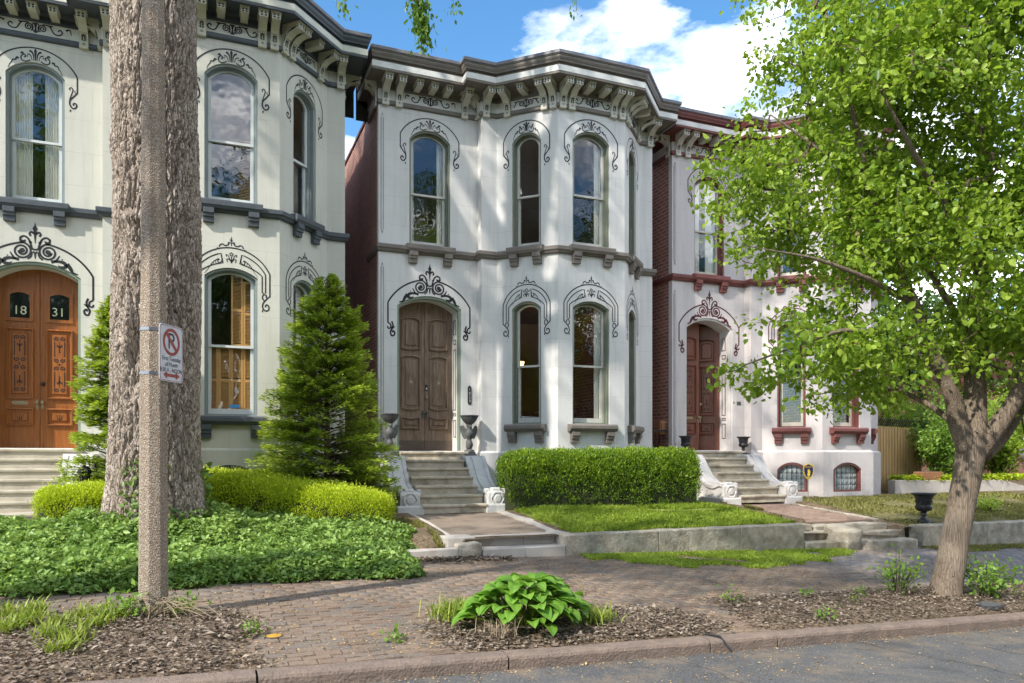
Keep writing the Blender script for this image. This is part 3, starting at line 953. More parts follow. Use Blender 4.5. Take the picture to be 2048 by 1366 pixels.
def window(H, k, floor, C, treat=None, bars=False):
    F = FR[k]
    c, hw = OPEN[k]
    if floor == 'up':
        zb, zs, rise, mid = 4.13, 6.24, .215 if hw > .35 else .20, 5.20
    else:
        zb, zs, rise, mid = .555, 2.885, .15, 1.745
    mb = MB()
    A0 = arch(c, hw, zb, zs, rise)
    A1 = arch(c, hw, zb, zs, rise, .035, .02)
    A2 = arch(c, hw, zb, zs, rise, .06, .035)
    mb.ring(F, A0, A1, -.035, -.27)
    mb.ring(F, A1, A2, -.115, -.27)
    win = mb.build('window', C['frame'], H)
    w0 = .06
    U0 = arch(c, hw - w0, mid - .03, zs - .02, rise * .92)
    U1 = arch(c, hw - w0, mid - .03, zs - .02, rise * .92, .048, .04)
    MB().ring(F, U0, U1, -.15, -.185).build('upper_sash', C['sash'], win)
    MB().poly(F, arch(c, hw - w0, mid - .03, zs - .02, rise * .92, .042, .035), -.168).build('pane', glass, win)
    L0 = rect(c - hw + w0, c + hw - w0, zb + .036, mid + .015)
    i = .052
    L1 = [(c - hw + w0 + i, zb + .036 + .09), (c + hw - w0 - i, zb + .036 + .09), (c + hw - w0 - i, mid + .015 - .042), (c - hw + w0 + i, mid + .015 - .042)]
    MB().ring(F, L0, L1, -.188, -.225).build('lower_sash', C['sash'], win)
    MB().poly(F, [(a + (.006 if j in (1, 2) else -.006), b + (.006 if j > 1 else -.006)) for j, (a, b) in enumerate(L1)], -.206).build('pane', glass, win)
    ztop = zs + rise
    if treat == 'sheers':
        for sx in (-1, 1):
            cb = MB()
            n = 30
            x0, x1 = (c - hw + .05, c - .09) if sx < 0 else (c + .09, c + hw - .05)
            pts = [(x0 + (x1 - x0) * q / n, -.30 + .022 * math.sin(q * 1.55)) for q in range(n + 1)]
            vs = [F(a, b, zb + .03) for a, b in pts] + [F(a, b, ztop) for a, b in pts]
            cb.add(vs, [(q, q + 1, q + n + 2, q + n + 1) for q in range(n)])
            cb.build('curtain', cloth_m, win, smooth=True)
    elif treat == 'edge':
        cb = MB()
        n = 14
        for x0, x1 in ((c - hw + .05, c - hw + .17), (c + hw - .2, c + hw - .05)):
            pts = [(x0 + (x1 - x0) * q / n, -.30 + .02 * math.sin(q * 1.7)) for q in range(n + 1)]
            vs = [F(a, b, zb + .03) for a, b in pts] + [F(a, b, ztop) for a, b in pts]
            cb.add(vs, [(q, q + 1, q + n + 2, q + n + 1) for q in range(n)])
        cb.build('curtain', cloth_m, win, smooth=True)
    elif treat in ('blind', 'halfblind'):
        cb = MB()
        z = mid if treat == 'blind' else zb + .06
        zt_ = ztop - .03 if treat == 'blind' else mid + .1
        xa = c - hw + .06 if treat == 'blind' else c - .02
        while z < zt_:
            cb.add([F(a, t, b) for a, t, b in ((xa, -.25, z), (c + hw - .06, -.25, z), (c + hw - .06, -.285, z + .019), (xa, -.285, z + .019))], [(0, 1, 2, 3)])
            z += .026
        cb.build('blind', blind_m, win)
    elif treat == 'shutters':
        def shut(xa, xb, za, zb_):
            sb = MB()
            sb.ring(F, rect(xa, xb, za, zb_), rect(xa, xb, za, zb_, .032), -.24, -.27)
            zm = (za + zb_) / 2
            sb.ext(F, rect(xa + .03, xb - .03, zm - .025, zm + .025), -.242, -.268)
            z = za + .05
            while z < zb_ - .04:
                if abs(z - zm) > .04:
                    sb.add([F(a, t, b) for a, t, b in ((xa + .03, -.243, z), (xb - .03, -.243, z), (xb - .03, -.267, z + .02), (xa + .03, -.267, z + .02))], [(0, 1, 2, 3)])
                z += .024
            sb.build('shutter', shutter_m, win)
        xs = [c - hw + .06, c - hw * .47, c, c + hw * .47, c + hw - .06]
        for q in range(4):
            shut(xs[q] + .003, xs[q + 1] - .003, zb + .04, mid)
        shut(xs[2] + .003, xs[3] - .003, mid + .02, ztop - .05)
        shut(xs[3] + .003, xs[4] - .003, mid + .02, ztop - .16)
    return win


def sill(H, k, floor, C):
    F = FR[k]
    c, hw = OPEN[k]
    zt = 4.125 if floor == 'up' else .55
    e = hw + (.075 if floor == 'up' else .115)
    t = .15 if floor == 'up' else .165
    h = .15
    mb = MB()
    prof = [(0, zt - h), (t - .03, zt - h), (t - .012, zt - h + .035), (t, zt - h + .05), (t, zt - .03), (t - .015, zt - .008), (-.1, zt + .004)]
    if floor != 'up':
        prof = [(-.0, zt - h - .0), (t - .05, zt - h), (t, zt - h + .06), (t, zt - .035), (t - .035, zt - .004), (-.1, zt + .004)]
    mb.exts(F, prof, c - e, c + e)
    o = mb.build('sill', C['trim'], H, bevel=.006)
    for sx in (-1, 1):
        cx = c + sx * (e - .14)
        MB().exts(F, corbel_prof(zt - h), cx - .085, cx + .085).build('corbel', C['trim'], o, bevel=.004)
    return o


def panel_out(c, hw, z0, z1, bow_t=0.0, bow_b=0.0, n=8, ins=0.0):
    """door-panel outline with bowed head and foot"""
    h = hw - ins
    pts = []
    for i in range(n + 1):
        x = -h + 2 * h * i / n
        pts.append((c + x, z0 + ins - bow_b * (1 - (x / h) ** 2)))
    for i in range(n + 1):
        x = h - 2 * h * i / n
        pts.append((c + x, z1 - ins + bow_t * (1 - (x / h) ** 2)))
    return pts


def raised(mb, F, c, hw, z0, z1, bt, bb, t, m=0):
    """bolection moulding and fielded centre"""
    for ins, d0, d1 in ((0, .0, .016), (.022, .016, .028), (.034, .028, .010)):
        pass
    A = panel_out(c, hw, z0, z1, bt, bb)
    B = panel_out(c, hw, z0, z1, bt, bb, ins=.018)
    D = panel_out(c, hw, z0, z1, bt, bb, ins=.038)
    E_ = panel_out(c, hw, z0, z1, bt * .8, bb * .8, ins=.075)
    G = panel_out(c, hw, z0, z1, bt * .6, bb * .6, ins=.095)
    n = len(A)
    lv = [(A, t), (A, t + .034), (B, t + .046), (D, t + .002), (E_, t + .002), (G, t + .024)]
    vs = [F(a, tt, b) for o, tt in lv for a, b in o]
    fs = []
    for r in range(len(lv) - 1):
        for i in range(n):
            j = (i + 1) % n
            fs.append((r * n + i, r * n + j, (r + 1) * n + j, (r + 1) * n + i))
    fs.append(tuple((len(lv) - 1) * n + i for i in range(n)))
    mb.add(vs, fs, m)


def door_leaf(H, side, style, mat, hingeangle=0.0):
    """one leaf of the tall pair of doors; side -1 left, +1 right"""
    c0, hw, zs, rise = 1.04, .60, 2.865, .215
    dep = -.40
    a0, a1 = (c0 - hw, c0 - .004) if side < 0 else (c0 + .004, c0 + hw)
    out = [(a0, .02), (a1, .02)]
    full = arch(c0, hw, .02, zs, rise, n=20)[2:]
    top = sorted([p for p in full if a0 <= p[0] <= a1], key=lambda p: -p[0])
    zc = lambda x: zs + rise - (hw * hw + rise * rise) / (2 * rise) + math.sqrt(((hw * hw + rise * rise) / (2 * rise)) ** 2 - (x - c0) ** 2)
    top = [(a1, zc(a1))] + [p for p in top if a0 + 1e-3 < p[0] < a1 - 1e-3] + [(a0, zc(a0))]
    if hingeangle:
        hx = a1 if side > 0 else a0
        ca, sa = math.cos(hingeangle), math.sin(hingeangle)
        F = lambda s, t, z: (hx + (s - hx) * ca + (t - dep) * sa * (1 if side < 0 else -1), -dep + abs(s - hx) * sa - (t - dep) * ca, z)
    else:
        F = FR0
    leaf = MB().ext(F, out + top, dep, dep - .05).build('door', mat, H)
    cm = (a0 + a1) / 2 + (.008 if side < 0 else -.008)
    w = .20
    mb = MB()
    slope = .05 * (1 if side < 0 else -1)
    if style == 'oak':
        raised(mb, F, cm, w, 2.10, 2.70, .05, .025, dep)
        mb.build('panel', mat, leaf)
        mb = MB(); raised(mb, F, cm, w, .88, 1.94, .035, .035, dep); mb.build('panel', mat, leaf)
        mb = MB(); raised(mb, F, cm, w, .46, .72, -.03, 0, dep); mb.build('panel', mat, leaf)
        MB().lathe([(.062, 0), (.064, .012), (.05, .022), (.047, .017), (.034, .017), (.03, .026), (.012, .03), (.001, .03)], n=20).build(
            'rosette', mk('rosette_stone', (.42, .35, .26), (.33, .27, .2), rough=.7) if 'rosette_stone' not in MATS else MATS['rosette_stone'], leaf,
            loc=(cm, .40 - .004, 1.42), rot=(math.pi / 2, 0, 0), smooth=False)
        MB().ext(F, rect(a0 + .004, a1 - .004, .025, .23), dep + .004, dep).build('kick_plate', kick, leaf)
    else:
        # glazed or carved upper light
        mb = MB()
        if style == 'varnished':
            A = panel_out(cm, w, 2.18, 2.68, .045, 0)
            B = panel_out(cm, w, 2.18, 2.68, .045, 0, ins=.055)
            mb.ring(F, A, B, dep + .022, dep)
            mb.build('panel_frame', mat, leaf)
            MB().poly(F, B, dep + .004).build('glass_light', MATS.get('door_glass') or glossy_dark('door_glass'), leaf)
            tm = text_mesh('18' if side < 0 else '31', .21, mat=MATS.get('numeral_cream') or mk('numeral_cream', (.62, .62, .42), rough=.5))
            link('numeral', tm, leaf, (cm + (.0 if side < 0 else -.02), .40 - .0065, 2.36), (math.pi / 2, 0, 0))
        else:
            raised(mb, F, cm, w, 2.18, 2.68, .045, 0, dep)
            mb.build('panel', mat, leaf)
        mb = MB(); raised(mb, F, cm, w, .86, 2.06, 0, 0, dep); mb.build('panel', mat, leaf)
        mb = MB(); raised(mb, F, cm, w, .40, .70, 0, 0, dep); mb.build('panel', mat, leaf)
        cv = MB()
        t = dep + .027
        def st(pts, wd, tp=None):
            cv.ribbon(F, pts, wd, t, taper=tp)
            cv.ribbon(F, mirror(cm, pts), wd, t, taper=tp)
        for zz, sg in ((1.75, 1), (1.17, -1)):
            st([(cm + .075, zz - sg * .16), (cm + .075, zz + sg * .10)], .013)
            st(spiral(cm + .042, zz + sg * .15, .04, -sg * math.pi * .3, sg * 1.3, 18), .013)
            st(spiral(cm + .042, zz - sg * .22, .04, sg * math.pi * .3, -sg * 1.3, 18), .013)
            cv.ribbon(F, [(cm, zz - .09 * sg), (cm, zz + .12 * sg)], .03, t, taper=LEAFT)
            st([(cm, zz), (cm + .04, zz + .05 * sg), (cm + .045, zz + .01 * sg)], .02, TAIL)
        cv.ribbon(F, [(cm - .03, 1.46), (cm + .03, 1.46)], .02, t, taper=LEAFT)
        cv.ribbon(F, [(cm, 1.43), (cm, 1.49)], .02, t + .001, taper=LEAFT)
        cv.build('carving', carve, leaf)
        cv = MB()
        for dx in (-.05, 0, .05):
            cv.ribbon(F, [(cm + dx * .4, .50), (cm + dx, .60)], .025, t + .0005 * (1 + dx * 10), taper=LEAFT)
        cv.build('carving', carve, leaf)
        if side < 0:
            MB().ext(F, [(cm - .12, .775), (cm - .10, .755), (cm + .10, .755), (cm + .12, .775), (cm + .12, .80), (cm + .10, .82), (cm - .10, .82), (cm - .12, .80)], dep + .008, dep).build('letter_plate', brass, leaf, bevel=.003)
    hx = a1 - .035 if side < 0 else a0 + .035
    hb = MB()
    hb.ext(F, [(hx - .018, .72), (hx, .66), (hx + .018, .72), (hx + .02, .80), (hx, .86), (hx - .02, .80)], dep + .01, dep)
    p = F(hx, dep + .05, .80)
    hb.lathe([(.012, -.03), (.024, -.02), (.028, 0), (.024, .02), (.012, .03)], p, 10)
    hb.build('handle', iron_worn if style == 'oak' else brass, leaf)
    if side > 0:
        p = F(hx + .005, dep + .012, 1.12)
        MB().lathe([(.026, -.03), (.03, 0), (.026, .03)], p, 10).build('lock', black_iron if style == 'varnished' else brass, leaf)
        if style == 'oak':
            db = MB().ext(F, rect(hx - .024, hx + .024, 1.25, 1.38), dep + .022, dep)
            db.build('doorbell', ink, leaf, bevel=.006)
            MB().ext(F, rect(hx - .011, hx + .011, 1.275, 1.32), dep + .025, dep + .0225).build('bell_button', white_p, leaf)
    return leaf


def glossy_dark(name):
    m, t = newmat(name)
    finish(t, (.012, .016, .014), .03, None, **{'Specular IOR Level': .9})
    return m


def house(k, dz, C, label):
    H = thing('house', (X0 + PITCH * k, Y0, ZT + dz), label, 'house', group='matching row houses')
    holes, base_holes = {}, {}
    for s in 'ADEF':
        c, hw = OPEN[s]
        hl = [arch(c, hw, 4.13, 6.24, .215 if hw > .35 else .20)]
        if s != 'A':
            hl.append(arch(c, hw, .555, 2.885, .15))
            base_holes[SEG[s]] = [arch(c, hw + .02, -.96, -.44, .17)]
        else:
            hl.append(arch(1.04, .667, .012, 2.90, .226, n=20))
        holes[SEG[s]] = hl
    wall_mesh(PLAN, 0.0, ZTOP, holes, .30).build('front_wall', C['wall'], H)
    # plinth with basement lights
    po = offset_plan(.05, PLAN, [1] * 9)
    wall_mesh(po, -1.6, -.03, base_holes, .16).build('plinth', C['wall'], H)
    sweep([(.05, -.0305), (.05, -.03), (.0, .012), (-.01, .013)], PLAN, [1] * 9).build('plinth_cap', C['fascia'], H)
    for s in 'DEF':
        c, hw = OPEN[s]
        F0 = FR[s]
        mb = MB()
        mb.ring(F0, arch(c, hw + .02, -.96, -.44, .17), arch(c, hw + .02, -.96, -.44, .17, .05, .04), .03, -.11)
        bw = mb.build('basement_window', C['base_frame'], H)
        mb = MB()
        In = arch(c, hw + .02, -.96, -.44, .17, .05, .04)
        x = c - hw + .03
        step = (2 * hw - .06) / max(3, round((2 * hw) / .13))
        while x < c + hw - .05:
            z = -.92
            while z < -.34:
                if z + .12 < -.44 + .17 - (abs(x + step / 2 - c) / hw) ** 2 * .14:
                    mb.add([F0(a, t, b) for a, t, b in ((x + .006, -.075, z + .006), (x + step - .006, -.075, z + .006), (x + step - .006, -.075, z + .118), (x + .006, -.075, z + .118), (x + step / 2, -.055, z + .062))],
                           [(0, 1, 4), (1, 2, 4), (2, 3, 4), (3, 0, 4)])
                z += .124
            x += step
        mb.build('glass_block', MATS.get('block') or mk('block', (.30, .36, .36), (.52, .57, .56), rough=.12, scale=26, spec=.8), bw)
        MB().poly(F0, In, -.078).build('grout_panel', cheek_grey, bw)
        mb = MB()
        for i in range(1, 6):
            xx = c - hw + 2 * hw * i / 6
            mb.tube([F0(xx, -.02, -.95), F0(xx, -.02, -.31 - .15 * (abs(xx - c) / hw) ** 2)], .007, 5)
        for zz in (-.80, -.52):
            mb.tube([F0(c - hw + .02, -.012, zz), F0(c + hw - .02, -.012, zz)], .006, 5)
        mb.build('iron_bars', black_iron, bw)
    # sides, back, roof, floor between the storeys and the rooms' rear walls
    MB().box(.012, .3, .12, 12, -1.6, 6.98).build('side_wall', C['side'], H)
    MB().box(5.82, 6.108, .12, 12, -1.6, 6.98).build('side_wall', C['side'], H)
    MB().box(.3, 5.82, 11.7, 12, -1.6, 6.98).build('rear_wall', C['side'], H)
    cp = MB()
    y = .9
    while y < 11.8:
        for x0 in (-.02, 5.80):
            cp.box(x0, x0 + .34, y, y + .46, 6.981, 7.03 + R.uniform(0, .02))
        y += .5
    cp.build('coping', MATS.get('clay_coping') or mk('clay_coping', (.14, .06, .045), rough=.7), H)
    MB().box(.3, 5.82, .95, 11.7, 6.80, 6.86).build('roof', roofing, H)
    inner = offset_plan(-.31, PLAN, [1] * 9)
    def slab(z0, z1, name, m):
        pts = inner[1:-1] + [(5.815, 4.4), (.305, 4.4)]
        n = len(pts)
        MB().add([(a, b, z0) for a, b in pts] + [(a, b, z1) for a, b in pts], [tuple(range(n))[::-1], tuple(range(n, 2 * n))] + [(i, (i + 1) % n, (i + 1) % n + n, i + n) for i in range(n)]).build(name, m, H)
    slab(3.55, 3.75, 'upper_floor', room_floor)
    slab(-.10, 0.008, 'ground_floor', room_floor)
    slab(6.72, 6.79, 'upper_ceiling', room_m)
    MB().box(.3, 5.82, 4.4, 4.5, -.1, 6.79).build('room_wall', room_m, H)
    MB().box(2.02, 2.12, .32, 4.4, .01, 3.55).build('hall_wall', room_m, H)
    # cornice from the frieze up
    sweep([(0, 6.815), (.05, 6.83), (.055, 6.85), (.055, 6.875), (.04, 6.885), (.04, 6.905), (.02, 6.918)]).build('architrave', C['trim'], H)
    sweep([(.02, 6.9185), (.02, 7.115)]).build('frieze', C['fascia'], H)
    sweep([(.02, 7.1155), (.05, 7.117), (.05, 7.15), (.032, 7.158), (.032, 7.22), (.06, 7.235), (.08, 7.27), (.455, 7.27), (.455, 7.255), (.475, 7.255), (.478, 7.295)]).build('soffit', C['trim'], H)
    sweep([(.478, 7.2955), (.485, 7.30), (.485, 7.41), (.47, 7.415)]).build('fascia', C['fascia'], H)
    sweep([(.47, 7.4155), (.445, 7.42), (.445, 7.468), (.50, 7.472), (.505, 7.498), (.515, 7.51), (.53, 7.54), (.535, 7.575), (.55, 7.585), (.55, 7.60)]).build('crown_moulding', C['trim'], H)
    mb = sweep([(.55, 7.6005), (.565, 7.602), (.565, 7.66), (.56, 7.665)])
    tp = offset_plan(.56)
    tp = [(a, b, 7.665) for a, b in tp]
    mb.add(tp, [tuple(range(len(tp)))])
    b0 = offset_plan(0)
    mb.build('gutter_edge', metal_edge, H)
    MB().add([(tp[0][0], 1.0, 7.66), (tp[-1][0], 1.0, 7.66), (tp[-1][0], 1.0, 6.86), (tp[0][0], 1.0, 6.86)], [(0, 1, 2, 3)]).build('cornice_back', roofing, H)
    # brackets and modillions
    bm, mm = C['bm'], C['mm']
    L = {s: math.hypot(PLAN[i + 1][0] - PLAN[i][0], PLAN[i + 1][1] - PLAN[i][1]) for s, i in SEG.items()}
    br = {'A': [.13, .40, 1.76], 'C': [.085], 'D': [.26, 1.06, 1.245], 'E': [.085, .285, 1.235, 1.435], 'F': [.085, .27, 1.07], 'G': [.245]}
    mo = {'A': [.75, 1.05, 1.35], 'D': [.66], 'E': [.58, .94], 'F': [.67]}
    for s, ss in br.items():
        for q in ss:
            link('bracket', bm, H, FR[s](q, .02, 0), (0, 0, ang(s)))
    for s, ss in mo.items():
        for q in ss:
            link('modillion', mm, H, FR[s](q, .02, 0), (0, 0, ang(s)))
    link('bracket', bm, H, (2.06 - .02, -.135, 0), (0, 0, -math.pi / 2))
    for x, a, sc in ((-.02, -math.pi / 2, .60), (6.14, math.pi / 2, .86)):
        link('bracket', bm, H, (x, .12, 0), (0, 0, a), (1, sc, 1))
    for s, c, w in (('A', 1.05, .6), ('D', .66, .28), ('E', .76, .4), ('F', .67, .28)):
        ob = MB()
        orn_frieze(ob, FR[s], c, w)
        ob.build('frieze_scroll', C['ink'], H)
    # string course, sills and corbels
    sweep([(0, 3.93), (.055, 3.945), (.075, 3.985), (.095, 4.0), (.095, 4.06), (.08, 4.075), (0, 4.09)]).build('string_course', C['trim'], H)
    for s in 'ADEF':
        sill(H, s, 'up', C)
        window(H, s, 'up', C, C['treat'].get(s + 'u'))
        if s != 'A':
            sill(H, s, 'low', C)
            window(H, s, 'low', C, C['treat'].get(s + 'l'))
        ob = MB()
        orn_upper(ob, FR[s], OPEN[s][0], OPEN[s][1], 6.24, .215 if OPEN[s][1] > .35 else .20)
        ob.build('incised_ornament', C['ink'], H)
        ob = MB()
        if s == 'A':
            orn_door(ob, FR[s], 1.04, .667, 2.90, .226)
        else:
            orn_lower(ob, FR[s], OPEN[s][0], OPEN[s][1], 2.885, .15)
        ob.build('incised_ornament', C['ink'], H)
    # corner bead with painted outline
    F = FR['A']
    for z0, z1 in ((.12, 3.72), (4.28, 6.66)):
        o = [(.045, z0 + .1), (.075, z0), (.105, z0 + .1), (.105, z1 - .1), (.075, z1), (.045, z1 - .1)]
        i_ = [(.051, z0 + .102), (.075, z0 + .02), (.099, z0 + .102), (.099, z1 - .102), (.075, z1 - .02), (.051, z1 - .102)]
        cb = MB().ring(F, o, i_, .006, -.01, 1)
        cb.exts(F, [(0, z0 + .03), (.0, z1 - .03), (.012, z1 - .09), (.012, z0 + .09)], .054, .096, 0)
        cb.build('corner_bead', [C['wall'], C['ink']], H)
    # the doorway: casing, panelled jamb, pair of doors
    mb = MB()
    A0 = arch(1.04, .667, .012, 2.90, .226, n=20)
    A1 = arch(1.04, .667, .012, 2.90, .226, .045, 0, n=20)
    mb.ring(F, A0, A1, -.03, -.14)
    mb.build('door_casing', C['casing'], H)
    A2 = arch(1.04, .667, .012, 2.90, .226, .047, 0, n=20)
    A3 = arch(1.04, .60, .012, 2.865, .215, .0, 0, n=20)
    jb = MB()
    n = len(A2)
    vs = [F(a, -.14, b) for a, b in A2] + [F(a, -.47, b) for a, b in A3]
    jb.add(vs, [(i, (i + 1) % n, (i + 1) % n + n, i + n) for i in range(1, n)])
    jb.build('door_jamb', C['jamb'], H)
    pb = MB()
    for z0, z1 in ((.30, .66), (.74, .80), (.86, 2.12), (2.22, 2.32), (2.42, 2.72)):
        for sx in (-1, 1):
            x = 1.04 + sx * .6085
            for (ya, yb, za, zb_) in ((.19, .20, z0, z1), (.30, .31, z0, z1), (.20, .30, z0, z0 + .012), (.20, .30, z1 - .012, z1)):
                xi = 1.04 + sx * (.62 - .02 * (ya - .14) / .33) - sx * .016
                pb.box(min(xi, xi + sx * .012), max(xi, xi + sx * .012), ya, yb, za, zb_)
    pb.build('jamb_moulding', C['jambline'], H)
    MB().box(.33, 1.75, .28, 1.5, -.02, 0.0115).build('threshold', C['step'], H)
    return H


C1 = dict(wall=wall1, trim=trim1, fascia=fascia1, frame=frame1, sash=sash1, ink=ink, side=brick_dark, casing=arch_green, jamb=fascia1, jambline=arch_green, step=stone1, base_frame=trim1,
          bm=bracket_mesh(brk1, ink), mm=modillion_mesh(brk1, ink), treat={'Au': 'sheers', 'Eu': 'halfblind', 'Fu': 'blind', 'El': 'shutters', 'Fl': 'edge'})
C2 = dict(wall=wall2, trim=trim2, fascia=fascia2, frame=frame2, sash=sash2, ink=ink, side=brick_dark, casing=arch_green, jamb=fascia2, jambline=trim2, step=stone, base_frame=trim2,
          bm=bracket_mesh(brk2, ink), mm=modillion_mesh(brk2, ink), treat={'Au': 'edge', 'Eu': 'edge', 'El': 'edge'})
C3 = dict(wall=wall3, trim=trim3, fascia=fascia3, frame=frame3, sash=sash3, ink=ink3, side=brick_red, casing=fascia3, jamb=fascia3, jambline=trim3, step=stone, base_frame=frame3,
          bm=bracket_mesh(brk3, ink3), mm=modillion_mesh(brk3, ink3), treat={'Au': 'sheers'})
H1 = house(-1, .03, C1, 'cream stucco row house with slate-blue trim behind the huge tree trunk')
H2 = house(0, 0, C2, 'white stucco row house with taupe cornice and weathered brown doors')
H3 = house(1, .03, C3, 'pale rose stucco row house with oxblood red trim behind the leafy tree')
for s in (-1, 1):
    door_leaf(H1, s, 'varnished', door_new)
    door_leaf(H2, s, 'oak', door_old)
door_leaf(H3, -1, 'carved', door_red)
door_leaf(H3, 1, 'carved', door_red, math.radians(38))
# sticker on the shuttered window, number plates
MB().ext(FR['E'], rect(.72, .88, .70, .755), -.197, -.199).build('window_sticker', sign_blue, H1)
MB().ext(FR['E'], rect(.36, .42, .70, .77), -.197, -.199).build('window_sticker', sign_gold, H3)
F = FR['A']
pl = MB().ext(F, [(1.855, .98), (1.885, .955), (1.915, .98), (1.925, 1.0), (1.925, 1.31), (1.915, 1.335), (1.885, 1.36), (1.855, 1.335), (1.845, 1.31), (1.845, 1.0)], .014, 0).build('number_plate', ink, H2, bevel=.003)
for i, ch in enumerate('1829'):
    link('numeral', text_mesh(ch, .085, mat=sash2), pl, (1.885, -.0165, 1.275 - i * .08), (math.pi / 2, 0, 0))
MB().ext(F, rect(1.83, 1.95, 1.10, 1.185), .012, 0).build('name_plate', iron_worn, H3, bevel=.012)
# a lit wall lamp and furniture seen through the lower bay windows
lp = thing('wall_lamp', (X0 + 3.35, Y0 + .75, ZT + 1.95), 'lit amber lamp glowing inside the narrow lower bay window', 'lamp')
MB().lathe([(.035, -.08), (.075, .05), (.07, .055), (.03, -.08)], n=14).build('lamp_shade', emis_mat('lamp_glow', (1.0, .58, .2), 1.6), lp)
MB().tube([(0, 0, -.1), (0, .0, -1.9)], .014, 8).build('lamp_stem', brass, lp)
MB().lathe([(.15, -1.94), (.15, -1.91), (.03, -1.89), (.02, -1.86)], n=14).build('lamp_base', brass, lp)
ld = bpy.data.lights.new('lamp_bulb', 'POINT')
ld.energy = 38
ld.color = (1, .7, .4)
ld.shadow_soft_size = .05
lo = bpy.data.objects.new('lamp_bulb', ld)
col.objects.link(lo)
lo.parent = lp
dk = thing('desk', (X0 + 3.75, Y0 - .15, ZT + .008), 'brown wooden cabinet standing inside the wide lower bay window', 'cabinet')
MB().box(-.35, .35, -.2, .25, 0, .80).build('carcass', door_red, dk, bevel=.01)
MB().box(-.39, .39, -.24, .29, .801, .84).build('top', door_red, dk, bevel=.008)
bn = thing('bench', (X0 + 3.0, Y0 - .1, ZT + .008), 'pale wooden seat inside the narrow lower bay window', 'bench')
MB().box(-.3, .5, -.25, .15, .66, .72).build('seat', white_p, bn, bevel=.01)
for x in (-.26, .42):
    MB().box(x, x + .05, -.2, .1, 0, .659).build('leg', white_p, bn)

# ------------------------------------------------------------------ ground levels
def zg(x, y):
    """brick sidewalk and kerb top, falling gently to the right and to the street"""
    return .12 - .029 * (x - .42) + .041 * (y - 5.5)


def sstep(a, b, v):
    f = min(1, max(0, (v - a) / (b - a)))
    return f * f * (3 - 2 * f)


def zy(x, y):
    """front yards"""
    top = .62 + .05 * sstep(5.0, 5.6, x) * (1 - sstep(8.9, 9.6, x))
    base = .44 - .13 * sstep(9.3, 12, x)
    h = base + (top - base) * min(1, max(0, (y - 9.9) / 2.5))
    if x < 2.75:
        f = sstep(9.35, 11.7, y)
        hb = zg(x, 9.35) - .02 + (.57 - zg(x, 9.35)) * f
        f2 = sstep(2.45, 2.75, x)
        h = hb * (1 - f2) + h * f2
    if 2.45 < x < 3.35:
        h -= .15 * (1 - sstep(9.9, 10.5, y))
    if 3.24 < x < 4.92 and 10.15 < y < 12.95 or 9.98 < x < 11.70 and y < 12.95 or 9.30 < x < 11.70 and y < 10.45:
        return h - .16                          # dug out under the paths
    return h + .012 * mnoise.noise(Vector((x * 1.7, y * 1.7, 0)))


def sheet(name, xs, ys, zf, mat, kind=None, parent=None, smooth=True):
    nx, ny = len(xs), len(ys)
    vs = [(x, y, zf(x, y)) for y in ys for x in xs]
    fs = [(j * nx + i, j * nx + i + 1, (j + 1) * nx + i + 1, (j + 1) * nx + i) for j in range(ny - 1) for i in range(nx - 1)]
    o = MB().add(vs, fs).build(name, mat, parent, smooth=smooth)
    if kind: o['kind'] = kind
    return o


def lin(a, b, st):
    n = max(1, round((b - a) / st))
    return [a + (b - a) * i / n for i in range(n + 1)]


far_ground = mk('far_ground', (.10, .105, .05), (.14, .125, .07), rough=1, scale=.6)
sheet('ground', [-900, -40, 0, 40, 900], [-900, -40, 0, 60, 1500], lambda x, y: -1.6, far_ground, 'structure')
zroad = lambda x, y: zg(x, 5.33) - .105 + (.035 * sstep(5.33, 2.5, y)) - .004 * max(0, -y) * 0
road = sheet('road', lin(-60, 80, 2.0), [-9.5, -6, -3, 0, 1.5, 3, 4, 4.7, 5.1, 5.34], zroad, asphalt, 'structure')
sheet('far_verge', lin(-60, 80, 4), [-40, -30, -20, -14, -9.5], lambda x, y: zg(x, 5.33) - .02 + .03 * (-9.5 - y), far_ground, 'structure')
yard = sheet('yard', lin(2.60, 26, .15), lin(9.9, 15.3, .15), zy, dirt, 'structure')
sheet('side_yard', [16.3, 20, 30, 60], [15.3, 22, 40], lambda x, y: .58, dirt, 'structure')
bank = sheet('planted_bank', lin(-8, 2.60, .15), lin(9.25, 15.3, .15), zy, dirt, 'structure')

# kerb of long granite stones
kerb = sheet('kerb_bed', [-30, 40], [5.36, 5.46], lambda x, y: zg(x, y) - .14, sand_m, 'structure')
kerb.name = 'kerb'
KJ = [-8, -5.6, -3.1, -1.35, .32, 2.15, 4.02, 4.75, 6.9, 9.2, 11.8, 14.5, 17.5, 21]
for a, b in zip(KJ[:-1], KJ[1:]):
    mb = MB()
    n = 34
    prof = [(5.335, -.20), (5.330, -.08), (5.328, -.03), (5.338, -.010), (5.358, -.001), (5.40, .002), (5.45, .003), (5.492, .002), (5.50, -.006), (5.50, -.2)]
    vs, fs = [], []
    for i in range(n + 1):
        x = a + .008 + (b - a - .016) * i / n
        j = .008 * mnoise.noise(Vector((x * 2.1, 3, 0))) - .012 * max(0, mnoise.noise(Vector((x * 6.5, 5, 0))) - .25)
        for y, z in prof:
            vs.append((x, y + j, zg(x, 5.42) + z + .5 * j + .006 * mnoise.noise(Vector((x * 9, y * 22, z * 9)))))
    m_ = len(prof)
    for i in range(n):
        for q in range(m_ - 1):
            fs.append((i * m_ + q, (i + 1) * m_ + q, (i + 1) * m_ + q + 1, i * m_ + q + 1))
    fs += [tuple(range(m_)), tuple(range(n * m_ + m_ - 1, n * m_ - 1, -1))]
    mb.add(vs, fs).build('kerb_stone', kerb_m, kerb)

